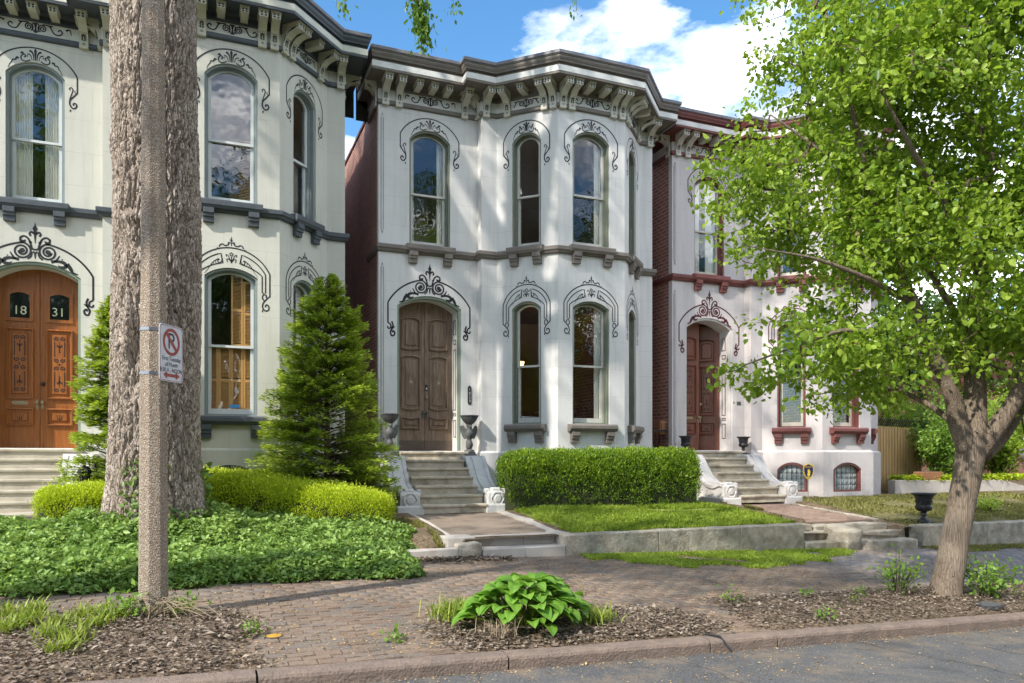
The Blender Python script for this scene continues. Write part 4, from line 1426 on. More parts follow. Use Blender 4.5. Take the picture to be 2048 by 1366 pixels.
# ------------------------------------------------------------------ brick sidewalk
def in_bed(x, y):
    if x < .30 + .10 * math.sin(y * 5) and y < 7.28: return True
    if ((x - 3.1) / 1.28) ** 2 + ((y - 5.98) / .70) ** 2 < 1: return True
    if x > 4.80 + (y - 5.5) * .25 and y < 6.72: return True
    return False


walk = sheet('sidewalk', lin(-14, 26, .5), [5.50, 7, 8.5, 9.75], lambda x, y: zg(x, y) - .009, sand_m, 'structure')
bricks = []
row = 0
y = 5.512
while y < 9.70:
    x = -6.2 + (row % 2) * .1 + R.uniform(-.012, .012)
    turn = 0
    while x < 17.5:
        if not in_bed(x + .1, y + .05) and not (x < 2.0 and y > 9.55):
            bricks.append((x + .1, y + .05))
        x += .2045
    y += .1035
    row += 1
def proj(x, y, z):
    S_, C_ = math.sin(THETA), math.cos(THETA)
    d = x * S_ + y * C_
    return 1024 + 1500 * (x * C_ - y * S_) / d, 912 - 1500 * (z - 1.6) / d, d
cand = []
for i, (x, y) in enumerate(bricks):
    u, v, d = proj(x, y, zg(x, y))
    cand.append((d if (-20 < u < 2070 and v < 1380) else 99 + d, i))
cand.sort()
near = set(i for _, i in cand[:300])
def brick_verts(tw, seed):
    r_ = random.Random(seed)
    a, b, h = .0985, .0485, .05
    e = .005
    j = lambda: r_.uniform(-.0022, .0022)
    lo_ = [(-a, -b, -h), (a, -b, -h), (a, b, -h), (-a, b, -h)]
    mi = [(-a + j(), -b + j(), -e), (a + j(), -b + j(), -e), (a + j(), b + j(), -e), (-a + j(), b + j(), -e)]
    hi = [(-a + e + j(), -b + e + j(), j()), (a - e + j(), -b + e + j(), j()), (a - e + j(), b - e + j(), j()), (-a + e + j(), b - e + j(), j())]
    fs = [(8, 9, 10, 11)]
    for q in range(4):
        w_ = (q + 1) % 4
        fs += [(q, w_, 4 + w_, 4 + q), (4 + q, 4 + w_, 8 + w_, 8 + q)]
    return lo_ + mi + hi, fs
BM = []
for s_ in range(8):
    v_, f_ = brick_verts(0, s_)
    o = MB().add(v_, f_).build('brick', paver_obj)
    BM.append(o.data)
    bpy.data.objects.remove(o)
slope_x, slope_y = math.atan(-.029), math.atan(.041)
rest_v, rest_f, rest_r = [], [], []
bv = [np.array(brick_verts(0, s_)[0]) for s_ in range(8)]
bf = np.array([f for f in brick_verts(0, 0)[1]])
for i, (x, y) in enumerate(bricks):
    dz = R.uniform(-.003, .003)
    rz = R.gauss(0, .012)
    if i in near:
        link('brick', BM[i % 8], walk, (x, y, zg(x, y) + dz), (slope_y + R.gauss(0, .008), -slope_x + R.gauss(0, .006), rz + (math.pi if R.random() < .5 else 0)))
    else:
        b = bv[i % 8].copy()
        b[:, 2] += zg(x, y) + dz - .029 * b[:, 0] + .041 * b[:, 1]
        b[:, 0] += x
        b[:, 1] += y
        rest_f.append(bf + 12 * len(rest_v))
        rest_v.append(b)
        rest_r.append(R.random())


def np_mesh(name, V, Fc, mat, parent=None, rnd=None, kind=None, smooth=False):
    """mesh from numpy arrays; faces all of one size"""
    me = bpy.data.meshes.new(name)
    V = np.ascontiguousarray(V, np.float32)
    Fc = np.ascontiguousarray(Fc, np.int32)
    k = Fc.shape[1]
    me.vertices.add(len(V))
    me.vertices.foreach_set('co', V.ravel())
    me.loops.add(Fc.size)
    me.loops.foreach_set('vertex_index', Fc.ravel())
    me.polygons.add(len(Fc))
    me.polygons.foreach_set('loop_start', np.arange(0, Fc.size, k, dtype=np.int32))
    me.polygons.foreach_set('loop_total', np.full(len(Fc), k, np.int32))
    if smooth:
        me.polygons.foreach_set('use_smooth', np.ones(len(Fc), bool))
    me.materials.append(mat)
    if rnd is not None:
        at = me.attributes.new('rnd', 'FLOAT', 'POINT')
        at.data.foreach_set('value', np.ascontiguousarray(rnd, np.float32))
    me.update(calc_edges=True)
    me.validate()
    o = link(name, me, parent)
    if kind: o['kind'] = kind
    return o


np_mesh('brick_field', np.concatenate(rest_v), np.concatenate(rest_f), paver_far, walk, np.repeat(rest_r, 12), 'stuff')

# ------------------------------------------------------------------ stone work in front of the yards
def stone_block(name, x0, x1, y0, y1, z0, z1, mat, parent, seed=0, rough=.008, bev=.014, nx=6):
    """one cut block with uneven faces"""
    nx = max(2, int((x1 - x0) / .14))
    xs, ysb, zs = lin(x0, x1, (x1 - x0) / nx), [y0, (y0 + y1) / 2, y1], [z0, (z0 + z1) / 2, z1]
    mb = MB()
    J = lambda p: Vector(p) + Vector([rough * mnoise.noise(Vector((p[0] * 3 + seed, p[1] * 4, p[2] * 5 + q * 7))) * 1.8 for q in range(3)])
    def grid(fn, A, B):
        vs = [tuple(J(fn(a, b))) for b in B for a in A]
        n = len(A)
        return vs, [(j * n + i, j * n + i + 1, (j + 1) * n + i + 1, (j + 1) * n + i) for j in range(len(B) - 1) for i in range(n - 1)]
    for fn, A, B in ((lambda a, b: (a, y0, b), xs, zs), (lambda a, b: (a, b, z1), xs, ysb), (lambda a, b: (-a + x0 + x1, y1, b), xs, zs), (lambda a, b: (x0, y0 + y1 - a, b), ysb, zs), (lambda a, b: (x1, a, b), ysb, zs)):
        mb.add(*grid(fn, A, B))
    o = mb.build(name, mat, parent)
    w = o.modifiers.new('weld', 'WELD')
    w.merge_threshold = .0005
    b = o.modifiers.new('bevel', 'BEVEL')
    b.width = bev
    b.segments = 2
    b.limit_method = 'ANGLE'
    b.angle_limit = math.radians(50)
    return o


rw = thing('retaining_wall', (5.0, 9.82, .1), 'stained limestone retaining wall along the green lawn of the white house', 'retaining wall')
for i, (a, b) in enumerate(((4.79, 6.37), (6.376, 7.9), (7.906, 9.2))):
    stone_block('stone_block', a - 5.0, b - 5.0, 9.70 - 9.82, 9.96 - 9.82, -.3, .36 + .004 * i, wall_stone, rw, i)
rw2 = thing('retaining_wall', (13.5, 9.82, 0), 'pale limestone retaining wall behind the leafy street tree', 'retaining wall')
for i, (a, b) in enumerate(((11.92, 13.6), (13.606, 15.6), (15.606, 18.0))):
    stone_block('stone_block', a - 13.5, b - 13.5, 9.68 - 9.82, 9.98 - 9.82, -.4, .345 - .01 * i, wall_stone, rw2, 5 + i)
rw3 = thing('retaining_wall', (2.9, 9.85, .1), 'short low stone wall between the creeper bed and the white house steps', 'retaining wall')
stone_block('stone_block', -.75, .28, -.12, .1, -.2, .235, wall_new, rw3, 9)
stone_block('end_block', .285, .615, -.16, .14, -.2, .30, wall_stone, rw3, 10, .02, .03)
st = thing('street_steps', (4.15, 9.8, .1), 'two dressed stone steps up from the brick sidewalk to the white house', 'steps')
stone_block('step', -.625, .0, -.12, .22, -.2, .215, wall_new, st, 21, .004, .01)
stone_block('step', .006, .63, -.12, .22, -.2, .215, wall_new, st, 22, .004, .01)
stone_block('step', -.63, .12, .225, .55, -.1, .342, wall_new, st, 23, .004, .01)
stone_block('step', .126, .63, .225, .55, -.1, .342, wall_new, st, 24, .004, .01)

stone_block('end_block', -1.05, -.636, .17, .62, -.1, .362, wall_new, st, 25, .006, .015)
stone_block('end_block', .636, .90, .17, .62, -.1, .362, wall_new, st, 26, .006, .015)

pth = thing('front_path', (4.1, 11.4, .45), 'worn paved path with stone edging leading to the white house steps', 'path')
def ramp_slab(name, x0, x1, y0, y1, za, zb, mat, parent, ox, oy, oz, th=.2, bev=.008):
    mb = MB()
    P = [(x0 - ox, y0 - oy, za - oz), (x1 - ox, y0 - oy, za - oz), (x1 - ox, y1 - oy, zb - oz), (x0 - ox, y1 - oy, zb - oz)]
    mb.add(P + [(a, b, c - th) for a, b, c in P], [(0, 1, 2, 3), (7, 6, 5, 4)] + [(i, i + 4, (i + 1) % 4 + 4, (i + 1) % 4) for i in range(4)])
    return mb.build(name, mat, parent, bevel=bev)
for (a, b, za, zb) in ((10.36, 11.5, .455, .53), (11.506, 12.9, .53, .605)):
    ramp_slab('edging', 3.10, 3.29, a if a > 10.4 else 10.425, b, (za if a > 10.4 else .435) + .025, zb + .025, wall_new, pth, 4.1, 11.4, .45)
    ramp_slab('edging', 4.86, 5.05, a if a > 10.4 else 10.425, b, (za if a > 10.4 else .435) + .025, zb + .025, wall_new, pth, 4.1, 11.4, .45)
nrow = 7
for i in range(nrow):
    for j in range(3):
        ya, yb = 10.36 + i * .363, 10.36 + (i + 1) * .363 - .006
        xa = 3.296 + j * .521
        f = lambda y: .448 + (y - 10.36) / 2.54 * .15 + R.uniform(-.003, .003)
        ramp_slab('paving_slab', xa, xa + .515, ya, yb, f(ya), f(yb), pave_m, pth, 4.1, 11.4, .45, .1, .004)

# steps of the rose house: broken limestone
s3 = thing('street_steps', (10.5, 9.8, 0), 'broken old limestone steps up from the sidewalk to the rose house', 'steps')
for (x0, x1, y0, y1, z1, sd) in ((9.22, 9.98, 9.66, 9.96, .165, 31), (9.22, 10.02, 9.97, 10.24, .29, 32), (9.1, 9.9, 10.25, 10.5, .40, 33), (10.36, 11.72, 9.60, 9.93, .125, 34),
                                 (10.34, 11.78, 9.94, 10.22, .25, 35), (9.95, 11.7, 10.23, 10.52, .37, 36)):
    stone_block('step', x0 - 10.5, x1 - 10.5, y0 - 9.8, y1 - 9.8, -.3, z1, wall_stone, s3, sd, .016, .02)
rk = thing('fallen_block', (10.16, 9.66, .05), 'tumbled stone block lying against the broken limestone steps', 'stone')
rb = stone_block('stone', -.2, .2, -.12, .42, -.1, .33, wall_stone, rk, 41, .03, .05)
rb.rotation_euler = (.12, -.06, .12)
p3 = thing('front_path', (10.8, 11.6, .45), 'red brick path with stone edging leading to the rose house steps', 'path')
for x0 in (9.85, 11.66):
    for a, b in ((10.53, 11.6), (11.606, 12.9)):
        z = lambda y: .40 + (y - 10.5) / 2.4 * .20
        ramp_slab('edging', x0, x0 + .15, a, b, z(a) + .012, z(b) + .012, wall_stone, p3, 10.8, 11.6, .45)
m_, t_ = newmat('path_brick')
rn = t_.n('ShaderNodeObjectInfo').outputs['Random']
pp = t_.pos()
cc_ = t_.mix(rn, (.17, .105, .08), (.25, .165, .125))
cc_ = t_.mix(t_.m('MULTIPLY', t_.rng(t_.noise(pp, 2.2, 6, .7), .4, .7), .6), cc_, (.30, .235, .18))
finish(t_, cc_, .9, t_.bump(t_.noise(pp, 60, 4), .4, .006))
v_, f_ = brick_verts(0, 3)
pbm = MB().add(v_, f_).build('brick', m_)
pb_me = pbm.data
bpy.data.objects.remove(pbm)
ramp_slab('bedding', 10.0, 11.66, 10.53, 12.9, .385, .585, sand_m, p3, 10.8, 11.6, .45, .1, 0)
cnt = 0
yy = 10.60
r_ = 0
while yy < 12.85:
    xx = 10.11 + (r_ % 2) * .1
    while xx < 11.6 and cnt < 300:
        link('brick', pb_me, p3, (xx - 10.8, yy - 11.6, .40 + (yy - 10.5) / 2.4 * .20 - .45 + R.uniform(-.003, .003)), (.083, R.gauss(0, .01), R.gauss(0, .012)))
        cnt += 1
        xx += .2045
    yy += .1035
    r_ += 1

# ------------------------------------------------------------------ entry stairs with scrolled cheek walls
def entry_stairs(k, mat, cheek, label, dz):
    ox, oy = X0 + PITCH * k + .955, Y0
    T_ = thing('entry_stairs', (ox, oy, ZT + dz), label, 'stairs', group='entry stairs of the row houses')
    gz = .585 - ZT - dz
    for i in range(7):
        z = -.157 * i - (.0 if i else .002)
        out = .42 + .26 * i
        hw = .60 if i else .70
        back = .0 if i == 0 else out - .30
        mb = MB()
        c = .09 if i == 0 else 0
        prof = [(back, z - .156), (out - .03, z - .156), (out - .03, z - .055), (out, z - .045), (out + .004, z - .02), (out - .008, z), (back, z)]
        n = 10
        vs, fs = [], []
        for a in range(n + 1):
            x = c - hw + 2 * hw * a / n
            for t, zz in prof:
                jj = .007 * mnoise.noise(Vector((x * 4 + k * 9, t * 3, zz * 7)))
                vs.append((x, -t - jj, zz + (jj * .8 if t > .1 else 0) + R.uniform(-.002, .002)))
        m2 = len(prof)
        for a in range(n):
            for q in range(m2):
                w_ = (q + 1) % m2
                fs.append((a * m2 + q, (a + 1) * m2 + q, (a + 1) * m2 + w_, a * m2 + w_))
        fs += [tuple(range(m2))[::-1], tuple(range(n * m2, n * m2 + m2))]
        mb.add(vs, fs).build('step', mat, T_)
    for sx in (-1, 1):
        x0, x1 = (-1.02, -.60) if sx < 0 else (.60, 1.02)
        curve = smooth_path([(.62, -.10), (.72, -.16), (.86, -.33), (1.02, -.52), (1.22, -.66), (1.42, -.735), (1.60, -.745), (1.74, -.70), (1.84, -.70), (1.90, -.76)], 5)
        prof = [(.0, gz - .1), (.0, -.10)] + [(a, b) for a, b in curve] + [(1.90, gz - .1)]
        body = MB().exts(lambda s, t, z: (s, -t, z), prof, x0 + .03, x1 - .03)
        ck = body.build('cheek_wall', cheek, T_, bevel=.02)
        rib = MB()
        for (a, b, h) in ((x0 + .0, x0 + .075, .02), (x1 - .075, x1, .02), (x0 + .13, x1 - .13, .035)):
            up = [(p, q + h) for p, q in curve[2:-3]]
            dn = [(p, q - .06) for p, q in curve[2:-3]]
            rib.exts(lambda s, t, z: (s, -t, z), up + dn[::-1], a, b)
        rib.build('scroll_ridge', cheek, ck, bevel=.015)
        MB().box(x0 - .02, x1 + .02, -.62, -.02, -.155, -.085).build('pedestal_cap', cheek, ck, bevel=.012)
        MB().box(x0 - .03, x1 + .03, -1.97, -.0, gz - .1, gz + .15).build('plinth', cheek, ck, bevel=.03)
        # carved rosette on the scroll end
        cx, zc = (x0 + x1) / 2, -.86
        ro = MB()
        ro.lathe([(.13, 0), (.135, .02), (.115, .03), (.10, .012), (.085, .012), (.075, .02), (.05, .035), (.02, .035), (.001, .04)], n=24,
                 mod=lambda q, z: 1 + (.10 * math.cos(q * 2 * math.pi / 24 * 6) if .001 < z and z > .025 else 0))
        ro.build('rosette', cheek, ck, loc=(cx, -1.905, zc), rot=(math.pi / 2, 0, 0), smooth=False)
    return T_


entry_stairs(-1, stone1, cheek_white, 'sandstone entry stairs below the varnished orange-brown doors', .03)
entry_stairs(0, stone, cheek_grey, 'weathered stone stairs with grey scrolled sides below the brown doors', 0)
entry_stairs(1, stone, cheek_white, 'weathered stone stairs with white scrolled sides below the open red doors', .03)

# ------------------------------------------------------------------ urns
def winged_urn(x, y, z, label):
    u = thing('urn', (x, y, z), label, 'urn', group='winged urns on the grey cheek walls')
    b = MB()
    b.lathe([(.155, 0), (.155, .035), (.13, .04), (.125, .075), (.105, .085), (.095, .11), (.06, .13), (.03, .135)], n=20)
    b.build('base', iron_worn, u, smooth=False)
    s = MB()
    s.lathe([(.045, .13), (.06, .16), (.07, .22), (.062, .29), (.04, .32), (.06, .345), (.09, .40), (.095, .45), (.075, .51), (.05, .55), (.055, .585), (.06, .61), (.05, .64), (.02, .65)], n=14,
            mod=lambda k, q: 1 + .12 * math.sin(k * 2.4 + q * 40))
    s.tube(smooth_path([(0, -.05, .58), (0, -.085, .60), (0, -.10, .57), (0, -.105, .545)], 3), [.03, .03, .028, .024, .022, .02, .016, .012, .01, .006], 7)
    s.build('eagle_body', iron_worn, u, smooth=True)
    for sx in (-1, 1):
        w = MB()
        pts = [(.05, .36), (.10, .33), (.145, .40), (.175, .50), (.19, .60), (.165, .585), (.155, .62), (.135, .59), (.115, .61), (.10, .57), (.08, .56), (.06, .48)]
        w.ext(lambda s_, t, zz: (sx * s_, -t - .02 + (s_ - .05) * .5, zz), pts, .014, -.014)
        for q in range(4):
            w.tube([(sx * (.075 + q * .02), .0 + q * .012, .42 + q * .01), (sx * (.10 + q * .022), .018 + q * .012, .57 + q * .01)], [.012, .006], 5)
        w.build('wing', iron_worn, u, bevel=.005)
    bo = MB()
    fl = lambda k, q: 1 + (.035 if k % 2 else -.035)
    bo.lathe([(.03, .62), (.06, .63), (.11, .675), (.15, .73), (.17, .775), (.172, .785)], n=40, mod=fl)
    bo.lathe([(.172, .785), (.185, .79), (.188, .805), (.178, .812), (.155, .80), (.14, .76)], n=40, mod=lambda k, q: 1 + (.02 if (k // 2) % 2 else -.01))
    bo.build('bowl', iron_worn, u)
    return u


winged_urn(X0 + .955 - .80, Y0 - .31, ZT - .084, 'winged iron urn on the cheek wall left of the weathered doors')
winged_urn(X0 + .955 + .82, Y0 - .31, ZT - .084, 'winged iron urn on the cheek wall right of the weathered doors')


def campana(x, y, z, h, label, group=None, rz=0):
    u = thing('urn', (x, y, z), label, 'urn', rz, group)
    k = h / .66
    S_ = lambda P: [(r * k, q * k) for r, q in P]
    b = MB().box(-.15 * k, .15 * k, -.15 * k, .15 * k, 0, .045 * k)
    b.lathe(S_([(.14, .0455), (.13, .07), (.08, .095), (.05, .13), (.042, .17)]), n=20)
    b.build('foot', black_iron, u)
    MB().lathe(S_([(.042, .1705), (.075, .18), (.08, .20), (.05, .215), (.06, .23), (.075, .24), (.05, .255)]), n=20).build('stem', black_iron, u, smooth=True)
    MB().lathe(S_([(.05, .2555), (.10, .265), (.155, .30), (.175, .345), (.165, .39), (.15, .405), (.155, .415), (.16, .50), (.175, .565), (.205, .61), (.245, .63), (.255, .645), (.245, .66), (.215, .655), (.17, .60), (.14, .5)]), n=28,
               mod=lambda q, z_: 1 + (.018 * math.cos(q * math.pi) if z_ < .39 * k else 0)).build('bowl', black_iron, u, smooth=True)
    for sx in (-1, 1):
        p = smooth_path([(sx * .16 * k, 0, .33 * k), (sx * .205 * k, 0, .35 * k), (sx * .215 * k, 0, .42 * k), (sx * .19 * k, 0, .47 * k), (sx * .155 * k, 0, .45 * k)], 4)
        MB().tube(p, .014 * k, 7).build('handle', black_iron, u, smooth=True)
    sw = MB()
    for q in range(8):
        a = q * math.pi / 4
        sw.tube([(math.cos(a) * .162 * k, math.sin(a) * .162 * k, .50 * k), (math.cos(a + .39) * .168 * k, math.sin(a + .39) * .168 * k, .47 * k), (math.cos(a + .785) * .162 * k, math.sin(a + .785) * .162 * k, .50 * k)], .009 * k, 5)
    sw.build('swag', black_iron, u)
    return u


campana(X0 + PITCH + .955 - .80, Y0 - .31, ZT + .03 - .084, .42, 'small black urn left of the open red doors', 'urns on the white cheek walls', .3)
campana(X0 + PITCH + .955 + .82, Y0 - .31, ZT + .03 - .084, .42, 'small black urn right of the open red doors', 'urns on the white cheek walls', .3)
campana(12.48, 10.12, zy(12.48, 10.12) - .005, .57, 'large black urn standing on the lawn above the retaining wall', None, .35)

# ------------------------------------------------------------------ foliage helpers (numpy)
def unit(v):
    return v / np.maximum(np.linalg.norm(v, axis=1, keepdims=True), 1e-9)


def rand_dirs(n, rng=NR):
    return unit(rng.normal(size=(n, 3)))


def leaves(name, P, D, N, L, W, mat, parent=None, rnd=None, kind=None, fold=.18, droop=.0, belly=.45, six=False):
    """one folded leaf per row: a kite, or with six a rounder ovate blade"""
    n = len(P)
    D = unit(D)
    S_ = unit(np.cross(D, N))
    N = unit(np.cross(S_, D))
    L = np.broadcast_to(np.asarray(L, float).reshape(-1, 1), (n, 1))
    W = np.broadcast_to(np.asarray(W, float).reshape(-1, 1), (n, 1))
    if rnd is None:
        rnd = NR.random(n)
    rnd = np.clip(rnd, 0, 1)
    if six:
        v = np.empty((n, 6, 3))
        up = N * W * fold
        v[:, 0] = P
        v[:, 1] = P + D * L * .22 + S_ * W * .42 + up
        v[:, 2] = P + D * L * .62 + S_ * W * .45 + up * .8 - N * L * .06
        v[:, 3] = P + D * L - N * L * .18
        v[:, 4] = P + D * L * .62 - S_ * W * .45 + up * .8 - N * L * .06
        v[:, 5] = P + D * L * .22 - S_ * W * .42 + up
        f = np.array([[0, 1, 2, 3], [0, 3, 4, 5]])
        Fc = (np.arange(n)[:, None, None] * 6 + f[None]).reshape(-1, 4)
        return np_mesh(name, v.reshape(-1, 3), Fc, mat, parent, np.repeat(rnd, 6), kind)
    mid = P + D * L * belly
    v = np.empty((n, 4, 3))
    v[:, 0] = P
    v[:, 1] = mid + S_ * W * .5 + N * W * fold
    v[:, 2] = P + D * L - N * L * droop
    v[:, 3] = mid - S_ * W * .5 + N * W * fold
    f = np.arange(n * 4).reshape(n, 4)
    return np_mesh(name, v.reshape(-1, 3), f, mat, parent, np.repeat(rnd, 4), kind)


def shape_noise(P, sc, seed=0.0):
    return np.array([mnoise.noise(Vector((p[0] * sc + seed, p[1] * sc, p[2] * sc))) for p in P])


# ------------------------------------------------------------------ trees
def tree_graph(nodes, clusters, base_parent, rng):
    """join every cluster to its nearest already joined point, nearest to the limbs first"""
    pts = [np.array(p) for p in nodes]
    par = list(base_parent)
    A = np.array(pts)
    d0 = np.min(np.linalg.norm(clusters[:, None, :] - A[None], axis=2), axis=1)
    order = np.argsort(d0)
    allp = np.zeros((len(A) + len(clusters), 3))
    allp[:len(A)] = A
    m = len(A)
    for i in order:
        c = clusters[i]
        d = np.linalg.norm(allp[:m] - c, axis=1)
        d[:len(A)] *= .9
        j = int(np.argmin(d))
        allp[m] = c
        par.append(j)
        m += 1
    return allp, par


def make_tree(name, loc, label, limbs, clusters, leaf, per, size, barkm, spread=.2, seed=1, tip_r=.0045, trunk_n=18, group=None, fat=1.0, flat=.35, sizej=.3, trunk_smooth=5, trunk_obj=None, down=.25, limb_k=1.0):
    """limbs: list of (points, radii) in world space; clusters: leafy twig tips"""
    rng = np.random.default_rng(seed)
    Tt = thing(name, loc, label, 'tree', group=group)
    o = np.array(loc)
    tb = MB()
    nodes, parents = [], []
    for pts, rad in limbs:
        sp = smooth_path(pts, trunk_smooth)
        sr = smooth_path([(r,) for r in rad], trunk_smooth)
        if True:
            vv = []
            tb.tube([np.array(p) - o for p in sp], [max(.004, q[0] * limb_k) for q in sr], trunk_n)
        for i, p in enumerate(sp):
            nodes.append(p)
            parents.append(-1)
    if tb.v:
        jv = []
        for p in tb.v:
            q = Vector(p)
            jv.append(tuple(q + q.normalized() * 0 + Vector((mnoise.noise(q * 3.1), mnoise.noise(q * 3.1 + Vector((9, 0, 0))), 0)) * .012))
        tb.v = jv
        tb.build('trunk' if trunk_obj is None else 'limb', barkm, Tt, smooth=True)
    allp, par = tree_graph(nodes, clusters, parents, rng)
    n0 = len(nodes)
    w = np.ones(len(allp))
    for i in range(len(allp) - 1, n0 - 1, -1):
        w[par[i]] += w[i]
    bb = MB()
    for i in range(n0, len(allp)):
        a, b = allp[par[i]], allp[i]
        l = np.linalg.norm(b - a)
        if l < 1e-4: continue
        ra, rb_ = tip_r * w[i] ** .45 * 1.1 * fat, tip_r * max(1, w[i] - 1) ** .45 * fat * .9
        mid = (a + b) / 2 + rng.normal(size=3) * l * .09 + np.array([0, 0, -.05 * l])
        bb.tube([a - o, mid - o, b - o], [ra, (ra + rb_) / 2, rb_], 4, cap=False)
    bb.build('branches', twig_m, Tt)['kind'] = 'stuff'
    # leaves hang round each twig tip, along the twig's own direction
    nc = len(clusters)
    C_ = allp[n0:]
    Dv = unit(C_ - allp[[par[i] for i in range(n0, len(allp))]])
    rep = np.repeat(np.arange(nc), per)
    n = len(rep)
    off = rng.normal(size=(n, 3)).clip(-1.7, 1.7) * np.array([1, 1, .62]) * spread * (.55 + .9 * rng.random((n, 1)))
    P = C_[rep] + off + Dv[rep] * (rng.random((n, 1)) - .65) * spread * 1.3
    D = unit(rand_dirs(n, rng) * .8 + Dv[rep] * .45 + np.array([0, 0, -down]))
    N = unit(rand_dirs(n, rng) * .75 + np.array([0, 0, 1.0]) * (1 - flat))
    L = size * (1 + sizej * rng.normal(size=n)).clip(.5, 1.7)
    rr = .5 + .28 * rng.normal(size=n) + .16 * shape_noise(C_, .9, seed)[rep]
    leaves('foliage', P - o, D, N, L, L * .72, leaf, Tt, rr, 'stuff', six=True)
    return Tt


def blob_points(n, blobs, rng, hollow=.35, noise_sc=.8, cut=-.12, seed=0.0, minz=None):
    """points spread through a union of ellipsoids (centre, radii), denser toward the outside, with gaps"""
    out = []
    vol = np.array([b[1][0] * b[1][1] * b[1][2] for b in blobs])
    vol = vol ** .8 / (vol ** .8).sum()
    while len(out) < n:
        b = blobs[rng.choice(len(blobs), p=vol)]
        d = rng.normal(size=3)
        d /= np.linalg.norm(d)
        r = (hollow + (1 - hollow) * rng.random()) ** .5
        p = np.array(b[0]) + d * r * np.array(b[1])
        if minz is not None and p[2] < minz: continue
        if mnoise.noise(Vector(tuple(p * noise_sc + seed))) < cut: continue
        out.append(p)
    return np.array(out)


# the street tree on the right
ox, oy = 8.04, 6.24
oz = zg(ox, oy) + .0
def at(u, v, d):
    """a point at picture-measured place and a chosen distance, used to set out the limbs once"""
    S_, C_ = math.sin(THETA), math.cos(THETA)
    r = (u - 1024) / 1500
    return (d * (S_ + r * C_), d * (C_ - r * S_), 1.6 + (912 - v) * d / 1500)
D0 = 8.81
limbs = [
    ([(ox, oy, oz - .15), at(1893, 1180, D0), at(1903, 1120, D0), at(1921, 1020, D0), at(1936, 940, D0), at(1945, 870, D0), at(1950, 780, D0 + .05), at(1958, 640, D0 + .1), at(1968, 470, D0 + .15), at(1972, 300, D0 + .2), at(1975, 120, D0 + .2), at(1985, -150, D0 + .2), at(1990, -420, D0)],
     [.34, .26, .225, .21, .215, .235, .165, .15, .125, .10, .085, .06, .03]),
    ([at(1935, 900, D0 - .02), at(1918, 850, D0 - .08), at(1907, 800, D0 - .15), at(1880, 735, D0 - .2), at(1862, 690, D0 - .25), at(1830, 610, D0 - .35), at(1780, 500, D0 - .45), at(1740, 380, D0 - .5), at(1700, 200, D0 - .5), at(1650, 20, D0 - .5)], [.17, .155, .135, .115, .095, .08, .065, .05, .04, .02]),
    ([at(1955, 905, D0), at(1990, 860, D0 - .1), at(2030, 800, D0 - .2), at(2060, 720, D0 - .3), at(2090, 600, D0 - .4), at(2120, 400, D0 - .5), at(2140, 150, D0 - .5)], [.17, .15, .13, .115, .09, .06, .03]),
    ([at(1965, 910, D0 + .1), at(2005, 870, D0 + .35), at(2050, 800, D0 + .6), at(2110, 700, D0 + 1.0), at(2200, 520, D0 + 1.5), at(2260, 300, D0 + 1.8)], [.14, .12, .10, .08, .06, .03]),
    ([at(1922, 858, D0 - .05), at(1880, 825, D0 + .1), at(1820, 790, D0 + .3), at(1760, 770, D0 + .5), at(1690, 745, D0 + .7)], [.06, .05, .04, .03, .012]),
    ([at(1905, 760, D0 - .1), at(1850, 720, D0 - .4), at(1790, 690, D0 - .7), at(1700, 660, D0 - .9), at(1600, 690, D0 - 1.1), at(1490, 730, D0 - 1.2)], [.075, .06, .05, .035, .022, .01]),
    ([at(1952, 700, D0), at(1900, 610, D0 + .5), at(1830, 500, D0 + 1.0), at(1760, 420, D0 + 1.4), at(1660, 330, D0 + 1.7)], [.075, .06, .05, .035, .015]),
    ([at(1962, 560, D0 + .1), at(1900, 430, D0 - .5), at(1830, 310, D0 - 1.0), at(1760, 180, D0 - 1.3)], [.07, .055, .04, .015]),
    ([at(1830, 610, D0 - .35), at(1740, 560, D0 - .8), at(1640, 520, D0 - 1.0), at(1540, 500, D0 - 1.1)], [.055, .04, .025, .01]),
    ([at(1740, 380, D0 - .5), at(1640, 300, D0 - .6), at(1540, 230, D0 - .6)], [.04, .028, .01]),
]
rng = np.random.default_rng(5)
blobs = [
    (at(1720, 330, D0 + .1), (1.75, 2.0, 1.55)), (at(1660, 210, D0 - .1), (1.20, 1.6, 1.10)), (at(1580, 150, D0), (.75, 1.2, .75)), (at(1840, 120, D0), (1.6, 2.0, 1.5)), (at(1990, 250, D0), (1.7, 2.0, 1.7)),
    (at(1650, 440, D0 - .2), (.90, 1.3, .70)), (at(1690, 600, D0 - .5), (.95, 1.2, .75)), (at(1840, 560, D0 - .2), (1.2, 1.5, .95)), (at(2010, 560, D0), (1.3, 1.6, 1.2)), (at(1640, 690, D0 - .9), (.80, .6, .30)),
    (at(1520, 725, D0 - 1.1), (.60, .45, .16)), (at(1700, 790, D0 - .2), (.6, .6, .22)), (at(1560, 770, D0 - .9), (.38, .4, .18)), (at(1780, 740, D0 - .3), (.75, .9, .40)), (at(2060, 700, D0 - .3), (.9, 1.2, .6)), (at(1545, 490, D0 - .8), (.42, .6, .35)), (at(1500, 320, D0 - .4), (.40, .6, .30)), (at(1480, 190, D0 - .2), (.42, .6, .40)),
    (at(1820, -150, D0), (2.1, 2.3, 1.5)), (at(2150, 100, D0), (1.9, 2.1, 2.2)), (at(2200, 450, D0), (1.6, 1.8, 1.5)), (at(2010, 730, D0 + .8), (1.0, .9, .5)), (at(1900, 690, D0 + .9), (.8, .8, .5)), (at(2120, 800, D0 + .5), (.8, .9, .5)),
]
cl = blob_points(2800, blobs, rng, .25, .9, -.08, 3.3)
